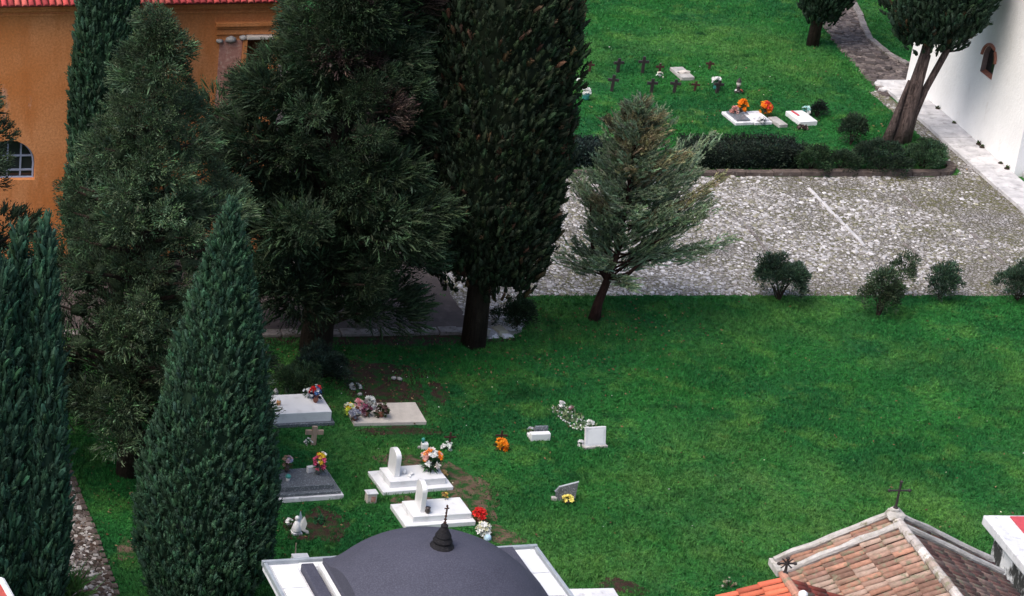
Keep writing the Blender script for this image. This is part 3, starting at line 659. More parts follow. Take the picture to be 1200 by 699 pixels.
# side wall in the plane x=0 (facing -x): built facing -y then turned
LN = 8.3; cyw = 3.05; czw = 2.80
o, inn = wall_with_arch('whitewash', t, -LN, 0, 0, 9.5, -cyw, czw, .42, .58, .75)
o.rotation_euler = (0, 0, R(-90)); 
b = MB(); b.prism([(.752, .003), (9, .003), (9, LN), (.752, LN)], 0, 9.5); b.build('wall', 'whitewash', t)
b = MB(); b.prism([(-.35, -.35), (9.3, -.35), (9.3, LN + .35), (-.35, LN + .35)], 9.5, 9.7); b.build('roof', 'tile', t)
b = MB(); b.add([(.17, cyw + .48, czw - .8), (.17, cyw - .48, czw - .8), (.17, cyw - .48, czw + .5), (.17, cyw + .48, czw + .5)], [(0, 1, 2, 3)]); pane = b.build('window', 'glass', t)
b = MB(); b.add([(.02, cyw + .42, czw - .575), (.02, cyw - .42, czw - .575), (.168, cyw - .42, czw - .50), (.168, cyw + .42, czw - .50)], [(0, 1, 2, 3)]); b.build('sill', 'terracotta', pane)
b = MB(); q = [(cyw + .415, czw - .57)] + [(cyw + .415 * math.cos(R(a)), czw + .415 * math.sin(R(a))) for a in range(0, 181, 12)] + [(cyw - .415, czw - .57)]
b.add([(.0, y, z) for y, z in q] + [(.169, y, z) for y, z in q], [(i, i + 1, len(q) + i + 1, len(q) + i) for i in range(len(q) - 1)]); b.build('reveal', plain('brown_reveal', (.20, .15, .145), (.13, .095, .09), 5), pane)  # lining of the opening, browner and darker than the wall
b = MB(); q = [(-.03, cyw + .47 * math.cos(R(a)), czw + .47 * math.sin(R(a))) for a in range(0, 181, 15)]; b.tube(q, .05, 6); b.build('arch_trim', 'terracotta', pane)
b = MB(); b.box((1.0, -.75, .09), (1.5, 1.4, .18)); b.box((1.1, -.40, .24), (1.3, .7, .13)); b.build('step', 'pavestone', t, bevel=.015)
b = MB()
for x, y in ((1030, 102), (1054, 105), (1046, 101), (1035, 108)): p = G(x, y); b.rock((p.x, p.y, .06), (.42, .32, .22), .2)
structure(b.build('path_stones', 'pavestone'))

# ================================================================== TREES
DK = (.026, .046, .028)
# two-tone dense cypress in front
def cyp(name, label, base, spires, col, trunk_r, seed, **kw):
    t = thing(name, label, 'tree', (base.x, base.y, 0), 0)
    zt = max(s[3] for s in spires) * .7
    trunk(t, [(0, 0, -.05), (spires[0][0] * .3, spires[0][1] * .3, zt * .5), (spires[0][0], spires[0][1], zt)], [trunk_r, trunk_r * .8, trunk_r * .3])
    plume_crown('crown', t, spires, col, seed=seed, **kw); return t
def HT(base_px, top_y):       # height of an upright thing whose foot and top are seen at these photo heights
    f = G(*base_px); lo, hi = 0.1, 20
    v = (top_y - 350) / FPX; dd = f.y
    return CAM_H - dd * (_s + v * _c) / (_c - v * _s)
B5 = G(231, 722); h5 = HT((231, 722), 237)
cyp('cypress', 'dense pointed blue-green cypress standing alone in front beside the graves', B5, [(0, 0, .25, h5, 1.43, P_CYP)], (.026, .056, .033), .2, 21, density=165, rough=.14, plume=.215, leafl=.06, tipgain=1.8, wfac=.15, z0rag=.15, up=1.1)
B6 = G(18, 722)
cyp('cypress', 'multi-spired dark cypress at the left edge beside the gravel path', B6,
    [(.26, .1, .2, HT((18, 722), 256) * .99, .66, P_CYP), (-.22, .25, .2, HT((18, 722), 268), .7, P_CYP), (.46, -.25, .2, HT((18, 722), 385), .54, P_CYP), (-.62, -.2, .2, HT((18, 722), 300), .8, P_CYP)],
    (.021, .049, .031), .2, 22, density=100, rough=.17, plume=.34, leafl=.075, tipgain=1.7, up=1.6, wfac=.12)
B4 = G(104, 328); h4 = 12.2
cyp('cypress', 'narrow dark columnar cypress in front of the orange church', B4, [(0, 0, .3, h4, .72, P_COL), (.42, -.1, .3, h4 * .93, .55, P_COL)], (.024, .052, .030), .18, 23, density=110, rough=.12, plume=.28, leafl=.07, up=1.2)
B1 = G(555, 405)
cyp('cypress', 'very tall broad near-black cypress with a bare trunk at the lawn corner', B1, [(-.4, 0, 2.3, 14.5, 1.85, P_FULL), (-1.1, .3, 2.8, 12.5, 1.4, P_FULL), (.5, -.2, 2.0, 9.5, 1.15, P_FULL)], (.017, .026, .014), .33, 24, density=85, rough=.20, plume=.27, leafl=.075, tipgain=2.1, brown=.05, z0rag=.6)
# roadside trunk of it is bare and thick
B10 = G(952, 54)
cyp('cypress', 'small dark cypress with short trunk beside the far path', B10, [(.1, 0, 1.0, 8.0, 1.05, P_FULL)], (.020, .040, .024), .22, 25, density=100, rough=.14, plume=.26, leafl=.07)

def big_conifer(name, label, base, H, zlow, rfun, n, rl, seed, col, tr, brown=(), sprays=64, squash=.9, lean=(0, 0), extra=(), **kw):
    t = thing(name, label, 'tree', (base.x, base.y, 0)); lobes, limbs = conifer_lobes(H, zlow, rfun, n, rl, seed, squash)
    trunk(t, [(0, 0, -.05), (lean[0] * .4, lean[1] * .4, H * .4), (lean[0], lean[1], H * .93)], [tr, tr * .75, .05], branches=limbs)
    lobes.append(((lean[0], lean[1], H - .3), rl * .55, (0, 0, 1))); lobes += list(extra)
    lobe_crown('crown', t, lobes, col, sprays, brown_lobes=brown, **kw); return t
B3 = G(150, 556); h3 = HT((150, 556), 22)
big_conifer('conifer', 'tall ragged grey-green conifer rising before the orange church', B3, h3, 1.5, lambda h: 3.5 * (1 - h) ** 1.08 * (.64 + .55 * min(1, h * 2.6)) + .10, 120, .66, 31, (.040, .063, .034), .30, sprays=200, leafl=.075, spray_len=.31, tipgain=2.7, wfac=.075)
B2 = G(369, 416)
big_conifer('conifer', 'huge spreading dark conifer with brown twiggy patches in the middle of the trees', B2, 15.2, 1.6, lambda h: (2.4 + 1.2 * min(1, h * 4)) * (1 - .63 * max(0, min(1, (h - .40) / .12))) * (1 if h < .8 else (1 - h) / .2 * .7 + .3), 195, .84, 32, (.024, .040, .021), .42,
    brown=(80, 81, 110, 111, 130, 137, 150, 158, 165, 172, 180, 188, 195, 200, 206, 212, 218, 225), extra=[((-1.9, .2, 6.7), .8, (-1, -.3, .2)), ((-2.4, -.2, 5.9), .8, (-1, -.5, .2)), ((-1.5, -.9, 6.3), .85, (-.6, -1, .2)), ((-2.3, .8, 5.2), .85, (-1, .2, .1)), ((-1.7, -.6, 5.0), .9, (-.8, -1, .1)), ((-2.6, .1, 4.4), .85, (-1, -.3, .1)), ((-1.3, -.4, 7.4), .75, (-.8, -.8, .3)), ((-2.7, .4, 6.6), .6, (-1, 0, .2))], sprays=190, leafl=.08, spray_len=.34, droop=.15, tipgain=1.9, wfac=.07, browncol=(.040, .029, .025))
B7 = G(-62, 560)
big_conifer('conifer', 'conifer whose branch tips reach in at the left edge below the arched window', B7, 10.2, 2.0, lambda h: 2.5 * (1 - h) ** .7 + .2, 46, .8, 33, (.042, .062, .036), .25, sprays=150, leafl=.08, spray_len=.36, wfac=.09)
# understorey at the foot of the big trees
def shrub(name, label, base, rx, rz, n, col, seed, group=None, z0=.15, leafl=.08, sp=46, cat='shrub', stems=True, rl=.28):
    r = random.Random(seed); t = thing(name, label, cat, (base.x, base.y, 0), 0, group); lobes = []; st = MB()
    for i in range(n):
        a = i * 2.4 + r.uniform(-.3, .3); k = math.sqrt((i + .5) / n); hh = r.uniform(.35, 1) * (1.15 - .4 * k)
        q_ = r.uniform(.6, 1.25); c = (math.cos(a) * rx * k * q_ * .9, math.sin(a) * rx * k * q_ * .9, z0 + rz * hh * .85 * r.uniform(.85, 1.12)); lobes.append((c, rl * r.uniform(.45, 1.3), (math.cos(a) * k, math.sin(a) * k, .6)))
        if i % 2 == 0: st.tube([(r.uniform(-.05, .05), r.uniform(-.05, .05), -.02), (c[0] * .45, c[1] * .45, c[2] * .5), c], [.022, .016, .006], 5)
    if stems: st.build('stem', 'bark', t)
    lobe_crown('crown', t, lobes, col, sp * 5, leafl=leafl, spray_len=.26, tipgain=1.7, flat=.9, core=False); return t
# young spreading conifer on the lawn edge
B8 = G(696, 375); t = thing('young_conifer', 'young airy grey-green conifer with leaning forked trunk at the lawn edge', 'tree', (B8.x, B8.y, 0))
tcon = t; r = random.Random(5); fork = Vector((.20, 0, 1.2)); limbs = []; Vs, Cs = [], []
def stem_at(h): return Vector((.36 + .10 * math.sin(h * 2.5) - .10 * h, .05 * math.sin(h * 4), 1.45 + 5.2 * h))
NL = 96
for i in range(NL):
    h = (i + r.random()) / NL; h = h ** 1.12; a = i * 2.39996 + r.uniform(-.4, .4); s0 = stem_at(h * .93) if h > .1 else fork.lerp(stem_at(.1), h * 10)
    Ln = (2.5 * (1 - h) ** .70 * r.uniform(.6, 1.1) + .06) * (1 + .42 * math.cos(a) * (1 - h)) * (.8 if h < .08 else 1); el = R(10 + 28 * h + r.uniform(-14, 26))
    d0 = Vector((math.cos(a) * math.cos(el), math.sin(a) * math.cos(el), math.sin(el))); up = r.uniform(.10, .28) * Ln
    pts = [s0 + d0 * Ln * t + Vector((0, 0, up * t * t)) for t in (0, .3, .65, 1)]
    rb = (.034 if h < .35 else .022) * (1 - .5 * h); limbs.append((pts, [rb, rb * .7, rb * .4, .004]))
    nt_ = int(22 + 36 * Ln); t = RNG.uniform(.18 if Ln > .8 else .05, 1.02, nt_); P0 = np.array(s0)[None] + np.array(d0)[None] * (Ln * t)[:, None]; P0[:, 2] += up * t * t
    P0 += RNG.normal(0, .09, P0.shape); sd_ = np.cross(np.array(d0), np.array([0, 0, 1.])); sgn = RNG.choice([-1, 1], nt_)[:, None]
    ax = unit(np.array(d0)[None] * .8 + sd_[None] * sgn * RNG.uniform(.15, .9, (nt_, 1)) + np.array([0, 0, .28]) + RNG.normal(0, .14, (nt_, 3)))
    tl = (.46 - .2 * h) * (1.15 - .6 * t) * RNG.uniform(.7, 1.25, nt_); base_ = (.165, .215, .13) if r.random() > .2 else (.215, .195, .11); pc = shade(nt_, np.array(base_) * math.exp(r.gauss(0, .16)), .22, .07)
    V, C = flames(P0, ax, tl, tl * .055, pc * .8, pc * 2.1, 4, (.0, .3, .7, 1.0), (.5, 1.0, .75, .05), .4); Vs.append(V); Cs.append(C)
    for k in range(11):
        tt = ((k + RNG.uniform(0, 1, nt_)) / 11)[:, None]; s2 = unit(np.cross(ax, RNG.normal(size=(nt_, 3)))); lc = pc * np.exp(RNG.normal(0, .2, (nt_, 1)))
        V, C = leaves(P0 + ax * tl[:, None] * tt, ax * .85 + s2 * (.7 - .35 * tt), .085 * RNG.uniform(.6, 1.2, nt_), .026, lc, lc * 1.7); Vs.append(V); Cs.append(C)
trunk(tcon, [(0, 0, -.03), (.05, 0, .5), fork, stem_at(.12), stem_at(.4), stem_at(.75), stem_at(1.0)], [.17, .125, .11, .075, .045, .022, .006], 'red_bark',
      limbs + [([fork, (-.22, .1, 1.8), (-.42, .2, 2.7), (-.5, .2, 3.4)], [.08, .06, .035, .012]), ([fork, (.7, -.2, 1.5), (1.1, -.3, 2.1), (1.35, -.3, 2.8)], [.075, .055, .035, .012]), ([fork, (.15, .3, 1.9), (.05, .5, 3.0)], [.07, .045, .015])])
quads_mesh('crown', np.concatenate(Vs), np.concatenate(Cs), 'leaf', tcon)

# leaning old cypress by the white church
B9 = G(1050, 166); t = thing('cypress', 'old leaning twin-stemmed cypress with pale bare trunk beside the white church', 'tree', (B9.x, B9.y, 0))
b = MB()
b.tube([(-.08, 0, -.05), (.06, 0, .7), (.20, 0, 1.7), (.34, 0, 3.0), (.46, 0, 5.2)], [.29, .20, .165, .16, .15], 14, lump=.2)
b.tube([(.20, -.10, -.05), (.34, -.10, .9), (.55, -.1, 1.8), (.95, -.05, 3.0), (1.35, 0, 4.6)], [.21, .14, .115, .10, .09], 12, lump=.18)
b.tube([(-.34, -.1, -.05), (-.24, -.1, .6), (-.10, -.05, 1.5), (.02, 0, 2.1)], [.18, .13, .08, .04], 9, lump=.15)
b.tube([(.02, -.22, -.05), (.14, -.24, .8), (.28, -.2, 1.9), (.4, -.1, 3.0)], [.2, .14, .11, .09], 9, lump=.2)
b.tube([(.95, -.05, 3.0), (1.4, -.2, 3.5), (1.75, -.3, 3.75)], [.05, .035, .012], 6); b.tube([(1.0, -.1, 3.1), (1.3, -.25, 3.2), (1.55, -.3, 3.35)], [.035, .025, .01], 6)
b.build('trunk', 'grey_bark', t, smooth=True)
plume_crown('crown', t, [(.3, .1, 3.4, 9.5, 1.2, P_FULL), (1.05, 0, 4.1, 9, 1.05, P_FULL), (.65, -.4, 3.7, 8.5, 1.05, P_FULL)], (.020, .038, .022), density=105, rough=.22, plume=.28, leafl=.07, z0rag=.45, seed=41, brown=.03)

# ================================================================== SHRUBS AND HEDGES
GS = (.034, .060, .038)
SG = 'low shrubs along the lawn edge'
shrub('shrub', 'widest rounded dark shrub with bare stems on the lawn edge right of the young conifer', G(912, 352), .60, .96, 24, GS, 51, SG, z0=.25)
shrub('shrub', 'tall loose shrub with split crown on the lawn edge by the long paving line', G(1030, 370), .34, 1.25, 16, (.042, .066, .036), 52, SG, z0=.1)
shrub('shrub', 'thin wispy shrub with a small head just right of the loose split shrub', G(1051, 352), .25, .85, 7, (.05, .075, .042), 55, SG, z0=.35, sp=34)
shrub('shrub', 'small upright shrub standing alone on the lawn edge', G(1101, 351), .27, .74, 12, GS, 53, SG, z0=.1)
shrub('shrub', 'spreading dark shrub cut by the right edge of the photo', G(1193, 352), .62, .75, 22, GS, 54, SG, z0=.15)
shrub('round_bush', 'clipped round bush at the lawn corner right of the thick bare trunk', G(605, 384), .36, .70, 18, (.026, .046, .022), 56, z0=.05, rl=.26)
shrub('shrub', 'slim upright evergreen shrub behind the right end of the hedge', G(997, 170), .30, .85, 12, (.026, .044, .026), 57, z0=.1)
shrub('shrub', 'wide low dark bush at the foot of the leaning cypress', G(1030, 199), .85, .72, 26, (.022, .038, .024), 58, z0=.1)
shrub('shrub', 'low green bush at the rounded corner of the far lawn', G(1080, 197), .62, .68, 20, (.034, .066, .034), 59, z0=.08)
shrub('shrub', 'small dark bush between the hedge end and the leaning cypress', G(985, 201), .36, .5, 12, (.028, .05, .028), 60, z0=.08)
shrub('shrub', 'small green bush behind the white raised tomb under the trees', G(348, 462), .5, .62, 18, (.04, .075, .035), 61, z0=.05)
shrub('shrub', 'dark bush deep under the spreading conifer', G(372, 442), .7, .7, 20, (.024, .042, .03), 62, z0=.05)
def hedge(label, x0, x1, y, h, d, col, seed):
    t = thing('hedge', label, 'hedge', ((x0 + x1) / 2, y, 0)); n = int((x1 - x0) * 400); L_ = x1 - x0
    P = np.stack([RNG.uniform(-L_ / 2, L_ / 2, n), RNG.uniform(-d / 2, d / 2, n), RNG.uniform(.02, h, n)], 1)
    f = RNG.integers(0, 3, n); P[f == 0, 2] = h + .05 * np.sin(P[f == 0, 0] * 3) ; P[f == 1, 1] = -d / 2; P[f == 2, 1] = d / 2
    P += RNG.normal(0, .035, P.shape); K = 6; Vs, Cs = [], []; pc = shade(n, col, .3, .1)
    for k in range(K):
        D = RNG.normal(0, .6, (n, 3)); D[:, 2] += .35; D[f == 0, 2] += .8; D[f == 1, 1] -= .7
        lc = pc * np.exp(RNG.normal(0, .2, (n, 1))); V, C = leaves(P + RNG.normal(0, .04, P.shape), D, .085, .04, lc, lc * 1.6); Vs.append(V); Cs.append(C)
    core = MB(); core.cur = col; core.box((0, 0, h * .47), (L_ - .1, d * .86, h * .94))
    quads_mesh('foliage', np.concatenate(Vs), np.concatenate(Cs), 'leaf', t, core); return t
hedge('long clipped dark hedge between the far lawn and the cobbled yard', 28.3, 32.0, 72.75, .76, .9, (.018, .028, .020), 1)
hedge('short clipped dark hedge seen between the tall cypress and the young conifer', 22.6, 26.0, 72.85, .74, .8, (.018, .030, .026), 2)
shrub('shrub', 'loose green bush closing the right end of the long hedge', G(950, 200), .45, .62, 15, (.032, .062, .03), 63, z0=.05)
def spiky(label, base, n, L_, col, seed):
    t = thing('spiky_plant', label, 'plant', (base.x, base.y, 0)); rr = np.random.default_rng(seed)
    a = rr.uniform(0, 6.28, n); e = rr.uniform(.25, 1.35, n); D = np.stack([np.cos(a) * np.cos(e), np.sin(a) * np.cos(e), np.sin(e)], 1)
    P = np.zeros((n, 3)); P[:, 2] = L_ * .35; Ls = L_ * rr.uniform(.7, 1.1, n); c = shade(n, col, .2, .08)
    V1, C1 = leaves(P, D, Ls, .045, c, c * 1.4, .25); q = quads_mesh('fronds', V1, C1, 'leaf', t)
    b = MB(); b.lathe([(.09, -.02), (.08, L_ * .2), (.05, L_ * .42)], n=8); b.build('stem', 'bark', t); return t
spiky('bright green spiky palm-like plant beside the gravel path at the bottom', G(80, 716), 150, .95, (.075, .17, .045), 3)
spiky('spiky green plant at the foot of the lone pointed cypress', G(262, 716), 90, .6, (.06, .14, .05), 4)

for i_, (y_, s_) in enumerate(((72.1, .15), (72.55, .08), (73.9, .12), (74.15, .16), (76.0, .10), (77.3, .15))):
    w_ = spiky('small weed tuft growing at the foot of the white church wall', Vector((38.43, y_, 0)), 14, s_ * .75, (.05, .075, .03), 80 + i_); w_.location.z = .12; w_.name = 'weed_tuft'; w_['group'] = 'weeds at the foot of the white church wall'
# ================================================================== GRAVES AND GRAVE GOODS
def slabs(name, label, c, L_, W_, rz, layers, cat='grave', pad=.06):
    """layers = [(part name, length, width, z0, z1, material, shift x)]"""
    t = thing(name, label, cat, (c.x, c.y, 0), rz)
    for pn, l, w_, z0, z1, mt, sx in layers:
        b = MB(); b.box((sx, 0, (z0 + z1) / 2), (l, w_, z1 - z0)); b.build(pn, mt, t, bevel=.012)
    NOGRASS.append((c.x, c.y, L_ / 2 + pad, W_ / 2 + pad, rz)); return t
def headstone(t, x, y, z, w_, h, th, mat, rz=R(90)):
    b = MB(); pts = [(-w_ / 2, 0), (w_ / 2, 0), (w_ / 2, h * .78)] + [(w_ / 2 * math.cos(R(a)), h * .78 + h * .22 * math.sin(R(a))) for a in range(20, 161, 20)] + [(-w_ / 2, h * .78)]
    n = len(pts); vv = [(p[0], -th / 2, p[1]) for p in pts] + [(p[0], th / 2, p[1]) for p in pts]
    b.add(vv, [tuple(range(n)), tuple(reversed(range(n, 2 * n)))] + [(i, n + i, n + (i + 1) % n, (i + 1) % n) for i in range(n)])
    o = b.build('headstone', mat, t, bevel=.008); o.location = (x, y, z); o.rotation_euler = (0, 0, rz); return o
def mid(*q):
    v = Vector((0, 0, 0))
    for a in q: v += G(*a)
    return v / len(q)
g4 = mid((450, 582), (532, 575), (510, 551), (430, 557)); r4 = R(8.5)
t4 = slabs('marble_grave', 'white marble grave with upright headstone and big orange and white bouquet', g4, 1.78, 1.04, r4,
    [('base_slab', 1.78, 1.04, 0, .10, 'marble', 0), ('top_slab', 1.42, .72, .10, .27, 'marble', .04)])
headstone(t4, -.42, .08, .27, .46, .66, .13, 'marble')
g5 = mid((475, 622), (556, 616), (540, 591), (455, 598)); r5 = R(7.5)
t5 = slabs('marble_grave', 'white marble grave with upright headstone and small dark vase next to the domed roof', g5, 1.72, 1.04, r5,
    [('base_slab', 1.72, 1.04, 0, .12, 'marble', 0), ('top_slab', 1.44, .76, .12, .27, 'marble', .08)])
headstone(t5, -.32, .05, .27, .52, .70, .12, 'marble', R(84))
gb = mid((417, 501), (499, 499), (487, 475), (400, 478)); slabs('flat_grave', 'flat beige grave slab covered with potted flowers at one end', gb, 1.86, 1.06, R(2.5), [('slab', 1.86, 1.06, 0, .10, 'cream_marble', 0)])
g1 = mid((312, 506), (384, 500), (370, 473), (300, 478)); t1 = slabs('raised_tomb', 'white raised tomb on a grey plinth beside the lone pointed cypress', g1, 1.85, 1.16, R(6),
    [('plinth', 1.9, 1.16, 0, .10, 'granite', 0), ('slab', 1.78, 1.02, .10, .38, 'marble', -.02)])
g3 = mid((312, 592), (397, 586), (380, 557), (300, 562)); t3 = slabs('granite_tomb', 'grey granite tomb with pink flower vase beside the lone pointed cypress', g3, 1.95, 1.22, R(7.5),
    [('plinth', 1.95, 1.22, 0, .12, 'old_marble', 0), ('kerb_slab', 1.84, 1.10, .12, .20, 'granite', 0), ('top_slab', 1.62, .86, .20, .33, 'granite', -.04)])

def bouquet(name, label, p, z, cols, r=.2, n=22, vase=('ceramic_white', .07, .2), leafcol=(.03, .08, .03), fl=.055, cat='flowers', up=.16, flat=1.0, group=None, split=None):
    t = thing(name, label, cat, (p.x, p.y, z), 0, group); vz = 0
    if vase:
        b = MB(); vr, vh = vase[1], vase[2]; b.lathe([(vr * .6, 0), (vr, vh * .35), (vr * .85, vh * .7), (vr * 1.1, vh)], n=12); b.build('vase', vase[0], t, smooth=True); vz = vh
    Vs, Cs = [], []; bl = MB()
    for i in range(n):
        d = unit(RNG.normal(size=(1, 3)) + np.array([[0, 0, .9]]))[0]; q = np.array([0, 0, vz + up * .4]) + d * np.array([r, r, r * flat]) * RNG.uniform(.55, 1); q[2] = max(q[2], .03)
        cc = np.array(random.choice(cols)); f = fl * random.uniform(.75, 1.3); a0 = random.uniform(0, 6)
        Nn = Vector(unit((d + np.array([0, -.3, .5]))[None])[0]); e1 = Nn.orthogonal().normalized(); e2 = Nn.cross(e1)
        for ring, (m_, k1) in enumerate(((7, 1.0), (5, .6))):
            a = a0 + np.arange(m_) * 2 * math.pi / m_; D = np.outer(np.cos(a), e1) + np.outer(np.sin(a), e2) + np.array(Nn)[None] * (.35 + .5 * ring)
            V, C = leaves(np.repeat(q[None], m_, 0), D, f * k1, f * .75 * k1, np.clip(cc[None] * np.exp(RNG.normal(0, .12, (m_, 1))), 0, .9)); Vs.append(V); Cs.append(C)
        if n <= 20: quads_mesh('bloom', np.concatenate(Vs), np.concatenate(Cs), 'petal', t); Vs, Cs = [], []
    if Vs: quads_mesh('blooms', np.concatenate(Vs), np.concatenate(Cs), 'petal', t)
    m_ = int(n * 3); d = unit(RNG.normal(size=(m_, 3)) + np.array([0, 0, .5])); P = np.array([0, 0, vz]) + d * r * .25; P[:, 2] = np.maximum(P[:, 2], .02)
    lc = shade(m_, leafcol, .3, .1); V, C = leaves(P, d, r * 1.0, r * .18, lc); quads_mesh('leaves', V, C, 'leaf', t); return t
WH, OR, PK, YE, RD, BL, PU = (.82, .82, .80), (.85, .25, .02), (.75, .12, .25), (.85, .62, .05), (.62, .03, .03), (.08, .22, .55), (.28, .08, .25)
def on(c, rz, x, y): return Vector((c.x + x * math.cos(rz) - y * math.sin(rz), c.y + x * math.sin(rz) + y * math.cos(rz), 0))
# on the white grave with the big bouquet
bouquet('flower_bouquet', 'large orange, white and pink bouquet on the white marble grave', on(g4, r4, .52, .10), .27, [OR, OR, WH, WH, WH, (.85, .75, .7), (.8, .45, .4)], .27, 40, ('ceramic_dark', .11, .16), fl=.085, up=.25)
bouquet('flower_bunch', 'yellowish dried flowers at the end corner of the white grave with the bouquet', on(g4, r4, .86, .02), .08, [(.55, .38, .16), (.42, .32, .2)], .11, 10, None, (.10, .09, .05), .05)
b = MB(); b.rock((0, 0, .07), (.16, .10, .14), .15); b.rock((.16, -.04, .04), (.16, .12, .08), .15); b.rock((.09, -.13, .03), (.18, .1, .06), .1)
o = b.build('ornament', 'ceramic_white', loc=(*on(g4, r4, -.18, -.02).to_2d(), .27)); tag(o, 'small pale ornament lying at the foot of the headstone by the big bouquet', 'ornament')
# on the second white grave
o = MB(); o.lathe([(.04, 0), (.07, .06), (.05, .12), (.065, .15)], n=12); o = o.build('vase', 'ceramic_dark', smooth=True, loc=(*on(g5, r5, -.24, -.24).to_2d(), .27)); tag(o, 'small dark vase at the foot of the headstone next to the domed roof', 'vase')
bouquet('flower_bunch', 'little yellow and brown bunch behind the black dome finial', on(g5, r5, .42, .36), .27, [(.7, .5, .12), (.4, .25, .1), (.25, .13, .06)], .10, 10, None, (.06, .06, .03), .045)
# beside
c = G(434, 589); b = MB(); b.box((0, 0, .13), (.24, .18, .26)); o = thing('lantern', 'small beige stone lantern box at the corner of the white grave with the bouquet', 'lantern', (c.x, c.y, 0), R(8))
b.build('body', 'cream_marble', o, bevel=.012); b = MB(); b.box((.03, -.092, .12), (.11, .012, .15)); b.build('panel', 'pinkplaster', o); b = MB(); b.box((0, 0, .275), (.28, .22, .03)); b.build('lid', 'old_marble', o, bevel=.008)
bouquet('potted_flowers', 'red flowers with yellowing leaves at the corner of the grave next to the domed roof', G(561, 612), 0, [RD, RD, (.75, .05, .04)], .17, 18, ('terracotta', .08, .1), (.16, .14, .04), .08, up=.15)
bouquet('potted_flowers', 'white flowers with cream buds behind the right shoulder of the dark dome', G(566, 629), 0, [WH, WH, (.75, .72, .5)], .20, 26, ('ceramic_white', .08, .1), (.12, .14, .06), .085, up=.14)
c = G(571, 634); b = MB(); b.lathe([(.07, 0), (.09, .05), (.08, .12), (.04, .15)], n=12); o = b.build('jar', plain('pale_blue_glass', (.45, .62, .75), None, 8, .3), smooth=True, loc=(c.x, c.y, 0)); tag(o, 'pale blue jar in front of the white flowers behind the dome', 'jar')
# raised tomb goods
bouquet('flower_vase', 'red, blue and white flowers in a maroon vase on the white raised tomb', on(g1, R(6), .60, .02), .38, [RD, RD, BL, BL, (.55, .7, .8), WH], .17, 22, ('terracotta', .075, .22), (.02, .03, .06), .065, up=.22)
bouquet('flower_bunch', 'white flowers left of the red and blue vase on the raised tomb', on(g1, R(6), .48, .30), .38, [WH, (.7, .74, .76)], .12, 9, ('ceramic_white', .05, .08), fl=.06)
c = on(g1, R(6), -.38, -.02); o = thing('candle', 'small amber candle glass on the white raised tomb', 'candle', (c.x, c.y, .38)); b = MB(); b.lathe([(.05, 0), (.06, .05), (.055, .11), (.03, .13)], n=12); b.build('glass', 'brass', o, smooth=True)
b = MB(); b.lathe([(.03, .13), (.035, .15), (.01, .17)], n=10); b.build('lid', 'ceramic_white', o)
for i, (x, y, s, lb) in enumerate(((322, 469, .22, 'pale bare stone marker half hidden by the lone pointed cypress'), (336, 461, .18, 'small whitish stone standing behind the white raised tomb'), (362, 463, .2, 'low pale stone just behind the flower end of the white raised tomb'))):
    c = G(x, y); b = MB(); b.rock((0, 0, s * .7), (s, s * .6, s * 1.7), .14); o = b.build('marker_stone', 'stone', loc=(c.x, c.y, 0)); tag(o, lb, 'stone', 'small stones behind the raised tomb')
bouquet('flower_bunch', 'drooping white flowers in the dark under the spreading conifer', G(396, 443), 0, [(.55, .58, .58), (.4, .43, .42)], .18, 11, ('slate', .05, .14), (.02, .04, .03), .07)
bouquet('flower_bunch', 'flat grey-white flowers at the edge of the dark soil under the conifer', G(417, 457), 0, [(.5, .53, .55), (.35, .38, .4)], .16, 9, None, (.02, .04, .03), .075, flat=.4)
for i, (x, y) in enumerate(((461, 446), (468, 447), (421, 465))):
    c = G(x, y); b = MB(); b.rock((0, 0, .04), (.16, .12, .1), .2); tag(b.build('small_stone', 'stone', loc=(c.x, c.y, .02)), 'small pale stone lying on the dark soil patch', 'stone', 'pale stones on the dark soil')
# granite tomb goods
bouquet('flower_vase', 'tall pink and white flowers in a grey vase on the granite tomb', on(g3, R(7.5), .56, .10), .33, [PK, PK, (.85, .2, .3), WH, RD, YE], .17, 24, ('slate', .075, .2), fl=.075, up=.3, flat=1.6)
bouquet('flower_vase', 'faded pink and tan flowers in a dark vase on the granite tomb', on(g3, R(7.5), -.18, .30), .33, [(.6, .42, .45), (.45, .3, .22), (.35, .38, .55)], .13, 15, ('ceramic_dark', .06, .16), (.12, .09, .05), .065, up=.2, flat=1.5)
bouquet('flower_bunch', 'white flowers half hidden by the lone cypress on the granite tomb', on(g3, R(7.5), -.62, .22), .33, [WH, (.7, .72, .72)], .13, 14, ('ceramic_white', .05, .1), fl=.06, flat=1.5)
c = on(g3, R(7.5), -.28, -.12); o = thing('lantern', 'small green and white grave lamp on the granite tomb', 'lantern', (c.x, c.y, .33)); b = MB(); b.lathe([(.05, 0), (.055, .08), (.05, .09)], n=12); b.build('glass', 'ceramic_white', o, smooth=True); b = MB(); b.lathe([(.065, .09), (.07, .13), (.03, .17)], n=12); b.build('lid', 'teal', o, smooth=True)
c = on(g3, R(7.5), .40, .22); b = MB(); b.box((0, 0, .08), (.2, .1, .16), R(20)); tag(b.build('plaque', 'old_marble', bevel=.01, loc=(c.x, c.y, .33)), 'small pale plaque behind the pink flower vase on the granite tomb', 'plaque')
